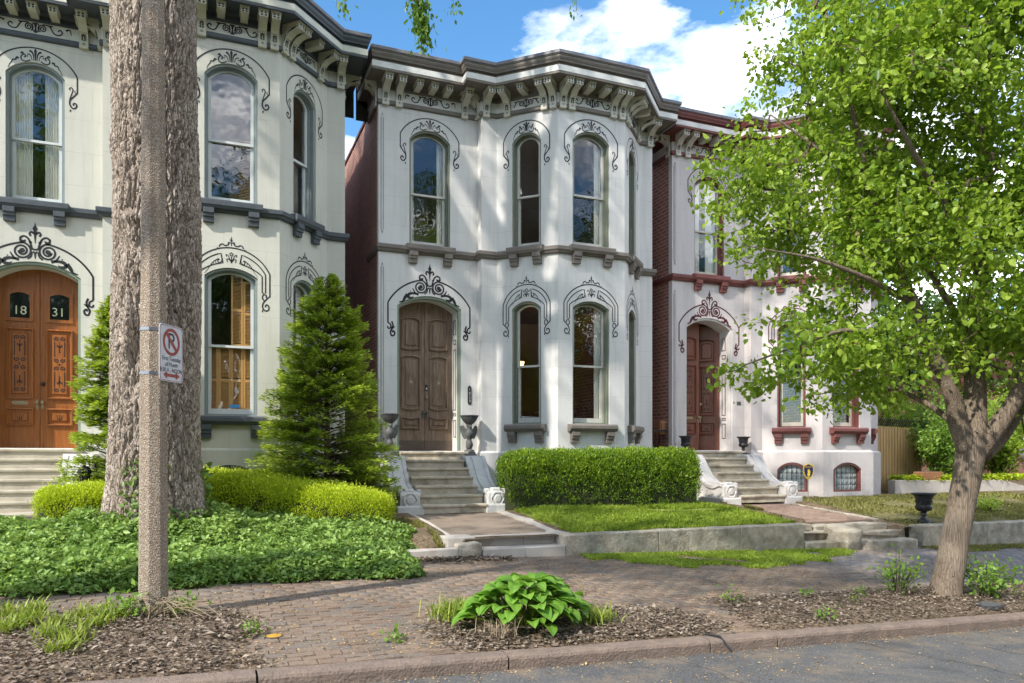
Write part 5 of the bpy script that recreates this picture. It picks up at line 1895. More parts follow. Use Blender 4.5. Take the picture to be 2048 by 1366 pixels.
make_tree('street_tree', (ox, oy, oz), 'leafy bright green street tree with forked trunk beside the kerb', limbs, cl, leaf_pear, 30, .064, bark_right, .115, 5, .0040, 20, limb_k=.70)

# the huge old tree in the creeper bed: furrowed trunk, crown above the picture
tx, ty = -.62, 11.0
tz = .35
def big_trunk(parent):
    nA, nZ = 400, 560
    zs = np.linspace(-.3, 8.6, nZ)
    V = np.zeros((nZ, nA, 3))
    nz = mnoise.noise
    for k in range(nA):
        a = 2 * math.pi * k / nA
        ca, sa = math.cos(a), math.sin(a)
        for i, z in enumerate(zs):
            r =   .545 - .008 * z + .24 * math.exp(-max(z, 0) / .55)
            lump = .04 * nz(Vector((ca * 1.1, sa * 1.1, z * .35))) + .02 * math.sin(3 * a + z * .5)
            if z < 1.3:
                lump += .06 * math.cos(5 * a + 1) * math.exp(-max(z, 0) / .4)
            w = .5 * nz(Vector((ca * 4, sa * 4, z * 2.2)))
            wx, wy = ca * 8.5 + w, sa * 8.5 - w
            f1 = abs(nz(Vector((wx, wy, z * 2.3))))
            f2 = abs(nz(Vector((wx * 1.9 + 3, wy * 1.9 + 4, z * 8.0 + w))))
            f3 = nz(Vector((wx * 4, wy * 4, z * 16)))
            bk = .078 * min(1, f1 / .24) ** .55 + .036 * min(1, f2 / .16) ** .7 + .012 * f3
            V[i, k] = ((r + lump + bk - .095) * ca, (r + lump + bk - .095) * sa, z)
    # a healed scar and burrs on the street side
    for (a0, z0, sa_, sz, amp) in ((-1.95, 2.75, .10, .36, -.10), (-2.12, 2.75, .07, .40, .07), (-1.77, 2.75, .07, .40, .075), (-2.05, 4.25, .35, .06, .05), (-1.7, 4.45, .16, .18, .06), (-2.75, 5.25, .22, .16, .045), (-1.62, 5.6, .2, .12, .05)):
        an = np.arctan2(V[:, :, 1], V[:, :, 0])
        da = np.angle(np.exp(1j * (an - a0)))
        g = amp * np.exp(-(da / sa_) ** 2 - ((V[:, :, 2] - z0) / sz) ** 2)
        rad = np.linalg.norm(V[:, :, :2], axis=2, keepdims=True)
        V[:, :, :2] *= (1 + g[:, :, None] / rad)
    idx = np.arange(nZ * nA).reshape(nZ, nA)
    f = np.stack([idx[:-1], np.roll(idx[:-1], -1, 1), np.roll(idx[1:], -1, 1), idx[1:]], -1).reshape(-1, 4)
    return np_mesh('trunk', V.reshape(-1, 3), f, bark_big, parent)
bl = []
rng = np.random.default_rng(21)
limbs = [([(tx, ty, 8.2), (tx, ty, 10.5), (tx, ty, 12), (tx + .1, ty + .1, 14), (tx, ty, 17)], [.5, .45, .4, .3, .12])]
for a, l_, h in ((.2, 4.5, 12), (1.3, 4.2, 13), (2.4, 4.6, 12), (3.4, 5, 12.5), (4.4, 4, 12.8), (5.3, 4.6, 11.8), (0.9, 3, 15), (3.9, 3, 15.5)):
    ca, sa = math.cos(a), math.sin(a)
    limbs.append(([(tx, ty, h - 2.0), (tx + ca * l_ * .35, ty + sa * l_ * .35, h - .7), (tx + ca * l_ * .7, ty + sa * l_ * .7, h + .3), (tx + ca * l_, ty + sa * l_, h + .6)], [.22, .16, .10, .04]))
cl = blob_points(470, [((tx, ty, 14.5), (6.0, 5.2, 3.2)), ((tx - 2.5, ty - 1.0, 13.2), (3.5, 3.5, 2.0)), ((tx + 3.4, ty + .5, 13.6), (2.6, 3.4, 2.2)), ((3.4, 9.2, 12.0), (2.6, 2.4, 1.4))], rng, .3, .5, .02, 8.1, 11.4)  # last lobe added out of view to shade the rose house
big = make_tree('old_tree', (tx, ty, tz), 'huge old tree with deeply furrowed trunk in the creeper bed', limbs, cl, leaf_elm, 30, .115, bark_big, .34, 22, .006, 14, trunk_obj=True, down=.5)
big_trunk(big)
# drooping sprays whose tips reach down into the top of the picture
rng = np.random.default_rng(77)
for (u0, u1, vtip, d, dens) in ((826, 838, 62, 8.6, 70), (842, 850, 96, 8.6, 150), (836, 842, 60, 8.55, 100), (690, 688, 34, 8.9, 26), (680, 672, 18, 8.9, 14), (906, 907, 24, 8.8, 30), (1152, 1153, 24, 9.2, 18)):
    tip = np.array(at(u1, vtip, d))
    top = np.array(at(u0, vtip - 95, d))
    limb = np.array(at(u0, -520, d))
    sb = MB().tube([limb - np.array(big.location), top - np.array(big.location), tip - np.array(big.location)], [.012, .007, .002], 4)
    sb.build('hanging_twig', twig_m, big)
    t = rng.random(dens * 2)
    P = top + (tip - top) * t[:, None] + rng.normal(size=(len(t), 3)) * np.array([.055, .07, .03])
    D = unit(rand_dirs(len(t), rng) * .6 + np.array([0, 0, -.9]))
    leaves('spray', P - np.array(big.location), D, rand_dirs(len(t), rng), .065 * (1 + .25 * rng.normal(size=len(t))).clip(.5, 1.5), .036, leaf_elm, big, .55 + .25 * rng.normal(size=len(t)), 'stuff')

# an unseen tree added at the left to shade the sidewalk; trees across the road
def round_tree(x, y, z0, h, r, label, seed, n=230, per=34, size=.17, group=None, trunk_r=.2, name='tree', leafm=None):
    rng = np.random.default_rng(seed)
    zc = z0 + h * .62
    limbs = [([(x, y, z0 - .2), (x + .05, y, z0 + h * .2), (x, y + .1, z0 + h * .4), (x - .1, y, z0 + h * .65), (x, y, z0 + h * .9)], [trunk_r * 1.3, trunk_r, trunk_r * .85, trunk_r * .5, .03])]
    for q in range(6):
        a = q * 1.05 + seed
        limbs.append(([(x, y, z0 + h * .3), (x + math.cos(a) * r * .4, y + math.sin(a) * r * .4, z0 + h * .5), (x + math.cos(a) * r * .8, y + math.sin(a) * r * .8, z0 + h * .64)], [trunk_r * .5, trunk_r * .3, .03]))
    bl = [((x, y, zc), (r, r, h * .36))] + [((x + rng.uniform(-.5, .5) * r, y + rng.uniform(-.5, .5) * r, zc + rng.uniform(-.3, .3) * h * .5), (r * .6, r * .6, h * .2)) for _ in range(5)]
    cl = blob_points(n, bl, rng, .3, .5, -.1, seed * 1.7)
    return make_tree(name, (x, y, z0), label, limbs, cl, leafm or leaf_far, per, size, bark_right, r * .13, seed, .008, 10, group)
rng = np.random.default_rng(31)
cl = blob_points(170, [((-3.3, 4.3, 9.3), (2.8, 2.6, 1.9)), ((-4.6, 5.4, 10.2), (2.4, 2.2, 1.8))], rng, .3, .6, .0, 2.2)
make_tree('tree', (-6.8, 5.9, zg(-6.8, 5.9)), 'unseen tree added beyond the left edge of the picture to shade the sidewalk', [([(-6.8, 5.9, 0), (-6.75, 5.9, 3), (-6.5, 5.7, 6), (-6.0, 5.4, 9), (-5.6, 5.2, 11)], [.3, .22, .18, .12, .04]),
          ([(-6.55, 5.75, 5.5), (-5.2, 5.0, 7.8), (-3.6, 4.3, 9.6)], [.13, .09, .03])], cl, leaf_elm, 26, .13, bark_right, .33, 31, .007, 10)
for i, (x, y, h, r) in enumerate(((-9, -16, 18, 5.5), (2.5, -14, 17, 5.2), (13, -15, 20, 6.2), (24, -14.5, 19, 6), (36, -16, 19, 6))):
    round_tree(x, y, zg(x, 5.33) + .2, h, r, 'tree across the road mirrored in the windows, %s of the five from the left' % ['first', 'second', 'third', 'fourth', 'fifth'][i], 40 + i, 420, 60, .17, 'trees across the road', .4)

# ------------------------------------------------------------------ hedges and shrubs
def hedge(name, label, path, half, zlow, top, leaf, n, size, seed, core_c, tips=.5, cat='hedge', rough_=.05):
    """clipped hedge along a path; half width and height vary along it"""
    rng = np.random.default_rng(seed)
    P_ = np.array(smooth_path(path, 12))
    seg = np.r_[0, np.cumsum(np.linalg.norm(np.diff(P_[:, :2], axis=0), axis=1))]
    Lh = seg[-1]
    o = np.array([P_[0][0], P_[0][1], zlow])
    Tt = thing(name, tuple(o), label, cat)
    def pt(s, a, sup=3.2):
        """surface point: s along, a angle round the section"""
        x = np.interp(s, seg, P_[:, 0])
        y = np.interp(s, seg, P_[:, 1])
        hh = np.interp(s / Lh, np.linspace(0, 1, len(top)), top) - zlow
        hw = np.interp(s / Lh, np.linspace(0, 1, len(half)), half)
        dx = np.interp(s, seg, np.gradient(P_[:, 0]))
        dy = np.interp(s, seg, np.gradient(P_[:, 1]))
        l = np.hypot(dx, dy)
        nx, ny = dy / l, -dx / l
        e = np.minimum(s, Lh - s) / (.22 + 0 * s)
        endf = np.where(e < 1, np.maximum(0, 1 - (1 - np.clip(e, 0, 1)) ** 2.6), 1) ** .5
        ca, sa = np.cos(a), np.sin(a)
        cx = np.sign(ca) * np.abs(ca) ** (2 / sup)
        cz = np.abs(sa) ** (2 / sup)
        t = cx * hw * endf
        z = zlow + cz * hh * (.72 + .28 * endf)
        return np.stack([x + nx * t, y + ny * t, z], 1), np.stack([nx * ca, ny * ca, sa + .05], 1)
    # dark core added inside to block light through the leaves
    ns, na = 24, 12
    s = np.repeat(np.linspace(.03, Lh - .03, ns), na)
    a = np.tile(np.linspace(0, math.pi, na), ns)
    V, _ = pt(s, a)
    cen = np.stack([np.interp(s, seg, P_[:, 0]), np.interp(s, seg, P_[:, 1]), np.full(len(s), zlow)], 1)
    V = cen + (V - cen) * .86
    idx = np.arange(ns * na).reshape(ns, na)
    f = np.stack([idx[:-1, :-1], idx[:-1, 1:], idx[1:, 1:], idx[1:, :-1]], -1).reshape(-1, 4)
    np_mesh('light_block', V - o, f, core_c, Tt)
    # clumps of shoots
    nc = n // 14
    s = rng.random(nc) * Lh
    a = np.arccos(rng.uniform(-1, 1, nc))
    a = np.where(rng.random(nc) < .5, a, rng.random(nc) * math.pi)
    C_, Nn = pt(s, a)
    Nn = unit(Nn)
    lump = shape_noise(C_, 3.0, seed) * rough_ + shape_noise(C_, 9, seed) * rough_ * .7
    C_ = C_ + Nn * (lump - .01)[:, None]
    rep = np.repeat(np.arange(nc), 14)
    m = len(rep)
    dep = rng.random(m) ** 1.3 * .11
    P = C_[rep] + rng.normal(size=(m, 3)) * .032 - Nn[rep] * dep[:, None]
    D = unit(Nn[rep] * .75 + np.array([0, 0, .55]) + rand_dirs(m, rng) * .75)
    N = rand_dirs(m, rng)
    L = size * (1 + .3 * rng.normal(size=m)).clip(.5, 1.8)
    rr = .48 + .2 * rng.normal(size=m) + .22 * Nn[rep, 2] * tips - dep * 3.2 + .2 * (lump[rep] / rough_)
    leaves('foliage', P - o, D, N, L, L * .42, leaf, Tt, rr, 'stuff')
    return Tt


core = mk('hedge_light_block', (.018, .028, .008), (.03, .034, .012), rough=1, scale=20, bump=.8, bscale=30)  # for the core added inside the hedges to block light
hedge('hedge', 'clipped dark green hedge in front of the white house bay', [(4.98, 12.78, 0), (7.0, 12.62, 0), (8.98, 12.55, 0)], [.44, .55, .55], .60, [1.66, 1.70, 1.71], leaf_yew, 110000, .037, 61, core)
hedge('hedge', 'golden green clipped hedge between the big trunk and the white house stairs', [(-.25, 12.3, 0), (.9, 12.0, 0), (2.0, 11.45, 0), (2.62, 11.25, 0)], [.55, .62, .6, .42], .48, [1.40, 1.34, 1.18, 1.0], leaf_gold, 100000, .027, 62, core, .9, rough_=.03)
hedge('hedge', 'golden green clipped bush between the varnished doors stairs and the big trunk', [(-2.1, 11.75, 0), (-1.5, 11.75, 0), (-.8, 11.85, 0)], [.38, .5, .4], .50, [1.16, 1.22, 1.18], leaf_gold, 38000, .027, 63, core, .9, rough_=.03)


def conifer(x, y, z0, h, r, label, seed, n=1500):
    """pyramid of flat feathery sprays held in tiers"""
    rng = np.random.default_rng(seed)
    Tt = thing('conifer', (x, y, z0), label, 'conifer', group='feathery evergreens by the cream house')
    MB().tube([(0, 0, -.1), (.02, .02, h * .4), (0, 0, h * .96)], [.07, .045, .01], 8).build('trunk', twig_m, Tt)
    bb = MB()
    P, D, N, rr = [], [], [], []
    nb = n // 5
    for i in range(nb):
        f = rng.random() ** 1.15
        tier = h * (.03 + .95 * f)
        tier = round(tier / .17) * .17 + rng.normal() * .05
        prof = float(np.interp(f, [0, .06, .22, .5, .78, .93, 1], [.86, 1.0, .98, .78, .50, .27, .09]))
        az = rng.random() * 2 * math.pi
        if mnoise.noise(Vector((math.cos(az) * 1.5 + seed, math.sin(az) * 1.5, tier * 1.4))) < -.32: continue
        ln = r * prof * (.66 + .42 * rng.random() + .30 * mnoise.noise(Vector((math.cos(az) * 1.3, math.sin(az) * 1.3 + seed, tier * 1.1))))
        out = np.array([math.cos(az), math.sin(az), 0])
        sd = np.array([-math.sin(az), math.cos(az), 0])
        rise = .16 * ln * (f * 2.2 - .35)
        bb.tube([(0, 0, max(0, tier - .12)), tuple(out * ln * .55 + np.array([0, 0, tier])), tuple(out * ln * .93 + np.array([0, 0, tier + rise]))], [.010, .006, .002], 3, cap=False)
        m = int(70 + 130 * ln / r)
        t = rng.random(m) ** .62
        wd = .17 * np.sin(np.pi * np.clip(t * .92 + .06, 0, 1)) ** .7 * (.6 + .6 * ln / r)
        lat = rng.uniform(-1, 1, m)
        zz = tier + rise * t ** 2 + .035 * (1 - lat ** 2) + rng.normal(size=m) * .014 - .05 * np.abs(lat) * t
        p = out * (ln * (.18 + .82 * t))[:, None] + sd * (lat * wd)[:, None]
        p[:, 2] += zz
        P.append(p)
        D.append(out * .7 + sd * (lat * 1.0)[:, None] + rng.normal(size=(m, 3)) * .16 + np.array([0, 0, .10]))
        N.append(np.array([0, 0, 1.0]) + rng.normal(size=(m, 3)) * .28 + out * .25)
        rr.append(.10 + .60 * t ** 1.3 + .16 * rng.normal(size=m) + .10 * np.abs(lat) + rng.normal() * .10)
    bb.build('branches', twig_m, Tt)['kind'] = 'stuff'
    P, D, N, rr = (np.concatenate(q) for q in (P, D, N, rr))
    L = .066 * (1 + .3 * rng.normal(size=len(P))).clip(.5, 1.7)
    leaves('foliage', P, unit(D), unit(N), L, L * .36, leaf_fir, Tt, rr, 'stuff', fold=.1)
    return Tt


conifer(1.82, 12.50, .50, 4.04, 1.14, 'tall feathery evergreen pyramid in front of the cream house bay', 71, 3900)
conifer(-1.22, 12.75, .50, 3.5, .80, 'feathery evergreen half hidden behind the huge trunk beside the varnished doors', 72, 2400)


def scatter_leaves(name, label, n, fn, leaf, size, seed, kind='stuff', wr=.75, up=.8, cat=None, sizej=.3, tilt=.7):
    rng = np.random.default_rng(seed)
    P, rr = fn(n, rng)
    m = len(P)
    D = unit(rand_dirs(m, rng) * np.array([1, 1, .5]) + np.array([0, 0, .15]))
    N = unit(rand_dirs(m, rng) * tilt + np.array([0, -.12, up]))
    L = size * (1 + sizej * rng.normal(size=m)).clip(.4, 2.0)
    o = leaves(name, P, D, N, L, L * wr, leaf, None, rr, kind, six=True)
    tag(o, label, cat)
    return o


VG = np.vectorize(zg)
VY = np.vectorize(zy)


def ivy(n, rng):
    P, Rr = [], []
    while sum(len(p) for p in P) < n:
        m = 20000
        x = rng.uniform(-7, 2.95, m)
        y = rng.uniform(7.9, 12.3, m)
        front = 8.18 + .085 * (x + 1.7) + .06 * np.sin(x * 2.1 + .5) + .05 * np.sin(x * 5.3) + .03 * np.sin(x * 13)
        right = np.minimum(2.66, 2.18 + .36 * (y - 8.4)) + .08 * np.sin(y * 3.1) + .05 * np.sin(y * 9) - .18 * np.clip(y - 11.2, 0, 2)
        ok = (y > front) & (x < right) & ~((x < -1.75) & (y > 11.6 + 0 * x)) & ~((x > -.3) & (y > 11.9 - .2 * np.clip(x, 0, 3)))
        x, y, fr, rt = x[ok], y[ok], front[ok], right[ok]
        edge = np.minimum((y - fr), (rt - x))
        hmax = .04 + .20 * np.clip(edge / .4, 0, 1) ** .7
        nz = np.array([mnoise.noise(Vector((a * 2.4, b * 2.4, 0))) for a, b in zip(x, y)])
        nz2 = np.array([mnoise.noise(Vector((a * 6.1, b * 6.1, 5))) for a, b in zip(x, y)])
        hmax = hmax * (1 + .45 * nz + .40 * nz2)
        dtrunk = np.hypot(x - tx, y - ty)
        hmax = hmax + .16 * np.exp(-((dtrunk - .75) / .35) ** 2)
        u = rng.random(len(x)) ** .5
        z = np.array([zy(a, b) if b > 9.3 else zg(a, b) for a, b in zip(x, y)]) + hmax * u
        keep = dtrunk > .6
        P.append(np.stack([x, y, z], 1)[keep])
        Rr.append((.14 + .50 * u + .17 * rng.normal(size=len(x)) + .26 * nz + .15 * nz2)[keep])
    return np.concatenate(P)[:n], np.concatenate(Rr)[:n]


scatter_leaves('ground_creeper', 'dense green creeper covering the bank round the huge trunk', 175000, ivy, leaf_ivy, .048, 81, cat='ground cover', wr=.62, tilt=.85, sizej=.42)


def climbing(n, rng):
    a = rng.uniform(-3.1, .1, n)
    h = rng.random(n) ** 2.2 * (0.4 + .65 * (np.sin(a * 3.3 + 1) > .2))
    r = .66 - .05 * h + rng.normal(size=n) * .03 + .12 * np.exp(-h * 3)
    return np.stack([tx + r * np.cos(a), ty + r * np.sin(a), .50 + h], 1), .4 + .2 * rng.normal(size=n)
scatter_leaves('climbing_creeper', 'creeper climbing the foot of the huge trunk', 1500, climbing, leaf_ivy, .06, 82, cat='ground cover', up=.1, wr=.7)


def blades(name, label, P, h, w, leaf, seed, rr=None, lean=.45, cat='grass'):
    """single tapering, bent blades"""
    rng = np.random.default_rng(seed)
    n = len(P)
    az = rng.random(n) * 2 * math.pi
    d = np.stack([np.cos(az), np.sin(az), 0 * az], 1)
    s_ = np.stack([-np.sin(az), np.cos(az), 0 * az], 1)
    H_ = (h * (1 + .35 * rng.normal(size=n))).clip(h * .3, h * 2)[:, None]
    ln = (lean * np.abs(rng.normal(size=n)) + .08)[:, None]
    Wd = w * (1 + .25 * rng.normal(size=n)).clip(.5, 1.6)[:, None]
    v = np.empty((n, 5, 3))
    up = np.array([0, 0, 1.0])
    v[:, 0] = P - s_ * Wd * .5
    v[:, 1] = P + s_ * Wd * .5
    m = P + up * H_ * .6 + d * H_ * ln * .4
    v[:, 2] = m + s_ * Wd * .42
    v[:, 4] = m - s_ * Wd * .42
    v[:, 3] = P + up * H_ * (1 - .35 * ln) + d * H_ * ln
    f = np.arange(n * 5).reshape(n, 5)
    r = np.repeat(np.clip(rng.random(n) if rr is None else rr, 0, 1), 5)
    o = np_mesh(name, v.reshape(-1, 3), f, leaf, None, r, 'stuff')
    tag(o, label, cat)
    return o


def patch(n, x0, x1, y0, y1, zf, seed, cut=-1.0, sc=1.2, inside=None):
    rng = np.random.default_rng(seed)
    out, rr = [], []
    while len(out) < n:
        x, y = rng.uniform(x0, x1), rng.uniform(y0, y1)
        q = mnoise.noise(Vector((x * sc, y * sc, seed)))
        if q < cut: continue
        if inside and not inside(x, y): continue
        out.append((x, y, zf(x, y)))
        rr.append(.5 + .35 * q + .2 * rng.normal())
    return np.array(out), np.array(rr)


P, rr = patch(64000, 5.06, 9.28, 9.97, 12.3, zy, 91, -.55, 1.0, lambda x, y: x > 5.06 + .12 * math.sin(y * 6) and x < 9.75 - .25 * (y - 10))
blades('lawn_grass', 'fresh green lawn between the limestone wall and the clipped hedge', P, .055, .008, leaf_grass, 92, rr)
P, rr = patch(36000, 5.0, 10.2, 8.3, 9.68, zg, 93, -.30, 1.6, lambda x, y: y > 8.45 + .9 * (abs(x - 7.3) / 2.5) ** 2.5 + .10 * math.sin(x * 5) + .06 * math.sin(x * 13) + .30 * abs(mnoise.noise(Vector((x * 7, y * 7, 3)))) + .25 * mnoise.noise(Vector((x * 2.2, y * 2.2, 8))))
blades('verge_grass', 'strip of green grass along the foot of the limestone wall', P, .036, .008, leaf_grass, 94, rr)
P, rr = patch(30000, 11.9, 19.5, 10.0, 13.6, zy, 95, -.25, .8)
blades('dry_lawn', 'thin yellowing lawn in front of the rose house', P, .05, .008, leaf_dry, 96, rr)
P, rr = patch(6000, 9.3, 9.9, 10.6, 12.6, zy, 97, -.1, 1.5)
blades('edge_grass', 'thin grass beside the red brick path', P, .05, .008, leaf_dry, 98, rr)
P, rr = patch(5000, 11.6, 16, 9.1, 9.62, zg, 99, -.1, 1.5)
blades('far_verge_grass', 'patchy grass at the foot of the pale wall behind the street tree', P, .05, .008, leaf_dry, 100, rr)
P, rr = patch(1500, 2.7, 3.08, 9.98, 11.8, zy, 101, .0, 2)
blades('bank_grass', 'sparse weeds on bare soil beside the white house path', P, .05, .008, leaf_dry, 102, rr)
turf_sheet = sheet('lawn', lin(5.07, 9.2, .15), lin(9.97, 12.4, .15), lambda x, y: zy(x, y) + .006, turf, 'structure')
sheet('rose_lawn', lin(11.95, 19.5, .2), lin(10.0, 13.0, .2), lambda x, y: zy(x, y) + .006, dryturf, 'structure')

# ------------------------------------------------------------------ lamp post and parking sign
px, py = -.42, 7.16
pz = zg(px, py)
post = thing('lamp_post', (px, py, pz), 'octagonal speckled concrete lamp post at the kerb in front of the trunk', 'lamp post', math.radians(9))
mb = MB()
for (r0, r1, z0, z1) in ((.116, .078, -.1, 6.2),):
    n = 8
    vs, fs = [], []
    rows = 30
    for i in range(rows + 1):
        z = z0 + (z1 - z0) * i / rows
        r = r0 + (r1 - r0) * i / rows
        for k in range(n):
            a = math.pi / 8 + k * math.pi / 4
            vs.append((r * math.cos(a) / math.cos(math.pi / 8), r * math.sin(a) / math.cos(math.pi / 8), z))
    for i in range(rows):
        for k in range(n):
            fs.append((i * n + k, i * n + (k + 1) % n, (i + 1) * n + (k + 1) % n, (i + 1) * n + k))
    fs.append(tuple(range(rows * n, rows * n + n)))
    mb.add(vs, fs)
mb.build('shaft', aggregate, post, bevel=.006)
MB().lathe([(.10, 6.2), (.12, 6.22), (.12, 6.3), (.06, 6.38), (.16, 6.5), (.20, 6.9), (.12, 7.1), (.02, 7.2)], n=16).build('lantern', iron, post)

sg = thing('parking_sign', (px + .052, py - .135, 0), 'white no-parking sign with red arrow strapped to the lamp post', 'sign', math.radians(58))
zs0, zs1, sw = 2.245, 2.735, .33
pl_ = []
r_ = .035
for cx_, cz_, a0 in ((sw - r_, zs0 + r_, -90), (sw - r_, zs1 - r_, 0), (r_, zs1 - r_, 90), (r_, zs0 + r_, 180)):
    for q in range(5):
        a = math.radians(a0 + q * 22.5)
        pl_.append((cx_ + r_ * math.cos(a), cz_ + r_ * math.sin(a)))
SFR = lambda s, t, z: (s, -t, z)
plate = MB().ext(SFR, pl_, .002, -.002).build('plate', sign_white, sg)
inset = [(.5 * sw + (a - .5 * sw) * .955, (zs0 + zs1) / 2 + (b - (zs0 + zs1) / 2) * .97) for a, b in pl_]
inset2 = [(.5 * sw + (a - .5 * sw) * .93, (zs0 + zs1) / 2 + (b - (zs0 + zs1) / 2) * .955) for a, b in pl_]
MB().ring(SFR, inset, inset2, .0035, .002).build('border', sign_red, plate)
cxs, czs = sw * .5, zs1 - .145
circ = lambda r: [(cxs + r * math.cos(a), czs + r * math.sin(a)) for a in [q * math.pi / 16 for q in range(32)]]
MB().ring(SFR, circ(.118), circ(.092), .0045, .002).build('prohibition_ring', sign_red, plate)
MB().ribbon(SFR, [(cxs - .07, czs + .07), (cxs + .07, czs - .07)], .024, .0055).build('prohibition_bar', sign_red, plate)
tm = text_mesh('P', .20, mat=sign_ink)
link('letter', tm, plate, (cxs - .005, -.0040, czs), (math.pi / 2, 0, 0))
for body, zz, sz, cm in (('First Tuesday', zs1 - .293, .052, sign_ink), ('of Month', zs1 - .343, .052, sign_ink), ('8:30 A   NOON', zs1 - .393, .050, sign_ink), ('M', zs1 - .405, .016, sign_ink), ('TO', zs1 - .392, .024, sign_red)):
    ox_ = {'M': -.018, 'TO': .02}.get(body, 0)
    link('lettering', text_mesh(body, sz, mat=cm, spacing=.93), plate, (cxs + ox_, -.0042 - (.001 if len(body) < 3 else 0), zz), (math.pi / 2, 0, 0))
za_ = zs0 + .055
MB().poly(SFR, [(cxs - .115, za_), (cxs - .06, za_ + .035), (cxs - .06, za_ + .014), (cxs + .06, za_ + .014), (cxs + .06, za_ + .035), (cxs + .115, za_), (cxs + .06, za_ - .035), (cxs + .06, za_ - .014), (cxs - .06, za_ - .014), (cxs - .06, za_ - .035)], .0035).build('arrow', sign_red, plate)
bands = []
for z in (2.31, 2.685):
    rr_ = .116 - (.038) * (z - pz + .1) / 6.3 + .004
    b = MB()
    n = 8
    v0 = []
    for zz in (z - .013, z + .013):
        for k in range(n):
            a = math.pi / 8 + k * math.pi / 4
            v0.append((rr_ * math.cos(a) / math.cos(math.pi / 8), rr_ * math.sin(a) / math.cos(math.pi / 8), zz - pz))
    b.add(v0, [(k, (k + 1) % n, (k + 1) % n + n, k + n) for k in range(n)])
    b.build('steel_band', steel, post)

# ------------------------------------------------------------------ planting beds along the kerb
def bed(name, x0, x1, y0, y1, seed, inside, mound=.05):
    xs, ys = lin(x0, x1, .09), lin(y0, y1, .09)
    mb = MB()
    idx = {}
    for j, y in enumerate(ys):
        for i, x in enumerate(xs):
            h = inside(x, y)
            if h < -.12: continue
            z = zg(x, y) - .012 + mound * min(1, max(0, h * 3 + .25)) * min(1, max(0, (y - 5.47) / .4)) + .014 * min(1, (y - 5.4) * 4) * mnoise.noise(Vector((x * 4, y * 4, seed))) + .008 * mnoise.noise(Vector((x * 13, y * 13, seed)))
            idx[i, j] = len(mb.v)
            mb.v.append((x, y, z))
    for j in range(len(ys) - 1):
        for i in range(len(xs) - 1):
            q = [idx.get(k) for k in ((i, j), (i + 1, j), (i + 1, j + 1), (i, j + 1))]
            if None not in q:
                mb.f.append(tuple(q))
                mb.m.append(0)
    o = mb.build(name, mulch, None, smooth=True)
    o['kind'] = 'structure'
    return o
in1 = lambda x, y: min(.30 + .10 * math.sin(y * 5) - x, 7.28 - y)
in2 = lambda x, y: (1 - math.sqrt(((x - 3.1) / 1.28) ** 2 + ((y - 5.98) / .70) ** 2)) * .7
in3 = lambda x, y: min(x - 4.80 - (y - 5.5) * .25, 6.72 - y)
bed('mulch_bed', -7, .5, 5.48, 7.4, 1, in1)
bed('mulch_bed', 1.6, 4.6, 5.48, 6.9, 2, in2, .07)
bed('mulch_bed', 4.6, 18, 5.48, 6.9, 3, in3)


def litter(n, fn, seed, size, mat, name, label, flat=.15, wr=.6):
    rng = np.random.default_rng(seed)
    P, W_ = [], 0
    out = []
    while len(out) < n:
        q = fn(rng)
        if q is not None: out.append(q)
    P = np.array(out)
    m = len(P)
    D = unit(rand_dirs(m, rng) * np.array([1, 1, flat]))
    N = unit(np.array([0, 0, 1.0]) + rng.normal(size=(m, 3)) * flat * 1.6)
    L = size * (1 + .4 * rng.normal(size=m)).clip(.35, 2)
    o = leaves(name, P, D, N, L, L * wr, mat, None, rng.random(m), 'stuff', fold=.25)
    tag(o, label, 'leaf litter')
    return o
def bedpt(x0, x1, y0, y1, ins, lift):
    def fn(rng):
        x, y = rng.uniform(x0, x1), rng.uniform(y0, y1)
        h = ins(x, y)
        if h < -.04 - .16 * rng.random() ** 2: return None
        return (x, y, zg(x, y) + .002 + .05 * min(1, max(0, h * 3 + .25)) * min(1, max(0, (y - 5.47) / .4)) + lift * rng.random())
    return fn
litter(6500, bedpt(-2.2, .55, 5.51, 7.35, in1, .02), 111, .036, litter_m, 'leaf_litter', 'dead brown leaves in the bed round the lamp post')
litter(7500, bedpt(1.7, 4.6, 5.51, 6.9, in2, .02), 112, .034, litter_m, 'leaf_litter', 'dead brown leaves round the hosta clump')
litter(9000, bedpt(4.6, 12, 5.51, 6.85, in3, .02), 113, .034, litter_m, 'leaf_litter', 'dead brown leaves round the foot of the street tree')
def walkpt(rng):
    x, y = rng.uniform(-2.6, 12), rng.uniform(5.5, 9.7)
    q = mnoise.noise(Vector((x * .9, y * 1.4, 4))) + .5 * mnoise.noise(Vector((x * 3, y * 3, 4)))
    near_bed = max(in1(x, y), in2(x, y), in3(x, y))
    if rng.random() > .10 + .9 * max(0, q) + .7 * math.exp(-abs(near_bed) * 5) + .5 * math.exp(-(9.7 - y) * 7): return None
    return (x, y, zg(x, y) + .006)
litter(15000, walkpt, 114, .021, seed_m, 'seed_litter', 'tan seed husks scattered over the brick sidewalk', .12, .5)
def roadpt(rng):
    x, y = rng.uniform(-.5, 9), rng.uniform(2.6, 5.34)
    q = mnoise.noise(Vector((x * .8, y * 1.6, 9)))
    if rng.random() > .04 + .5 * max(0, q) + 1.0 * math.exp(-(5.33 - y) * 9): return None
    return (x, y, zroad(x, y) + .005)
litter(3600, roadpt, 115, .018, seed_m, 'seed_litter', 'tan seed husks gathered in the road gutter', .12, .5)
def wallpt(rng):
    x = rng.uniform(2.6, 3.9)
    y = 9.68 - abs(rng.normal()) * .16
    return (x, y, zg(x, y) + .008 + .02 * rng.random())
litter(900, wallpt, 116, .05, litter_m, 'leaf_litter', 'dead leaves heaped at the foot of the short low wall')
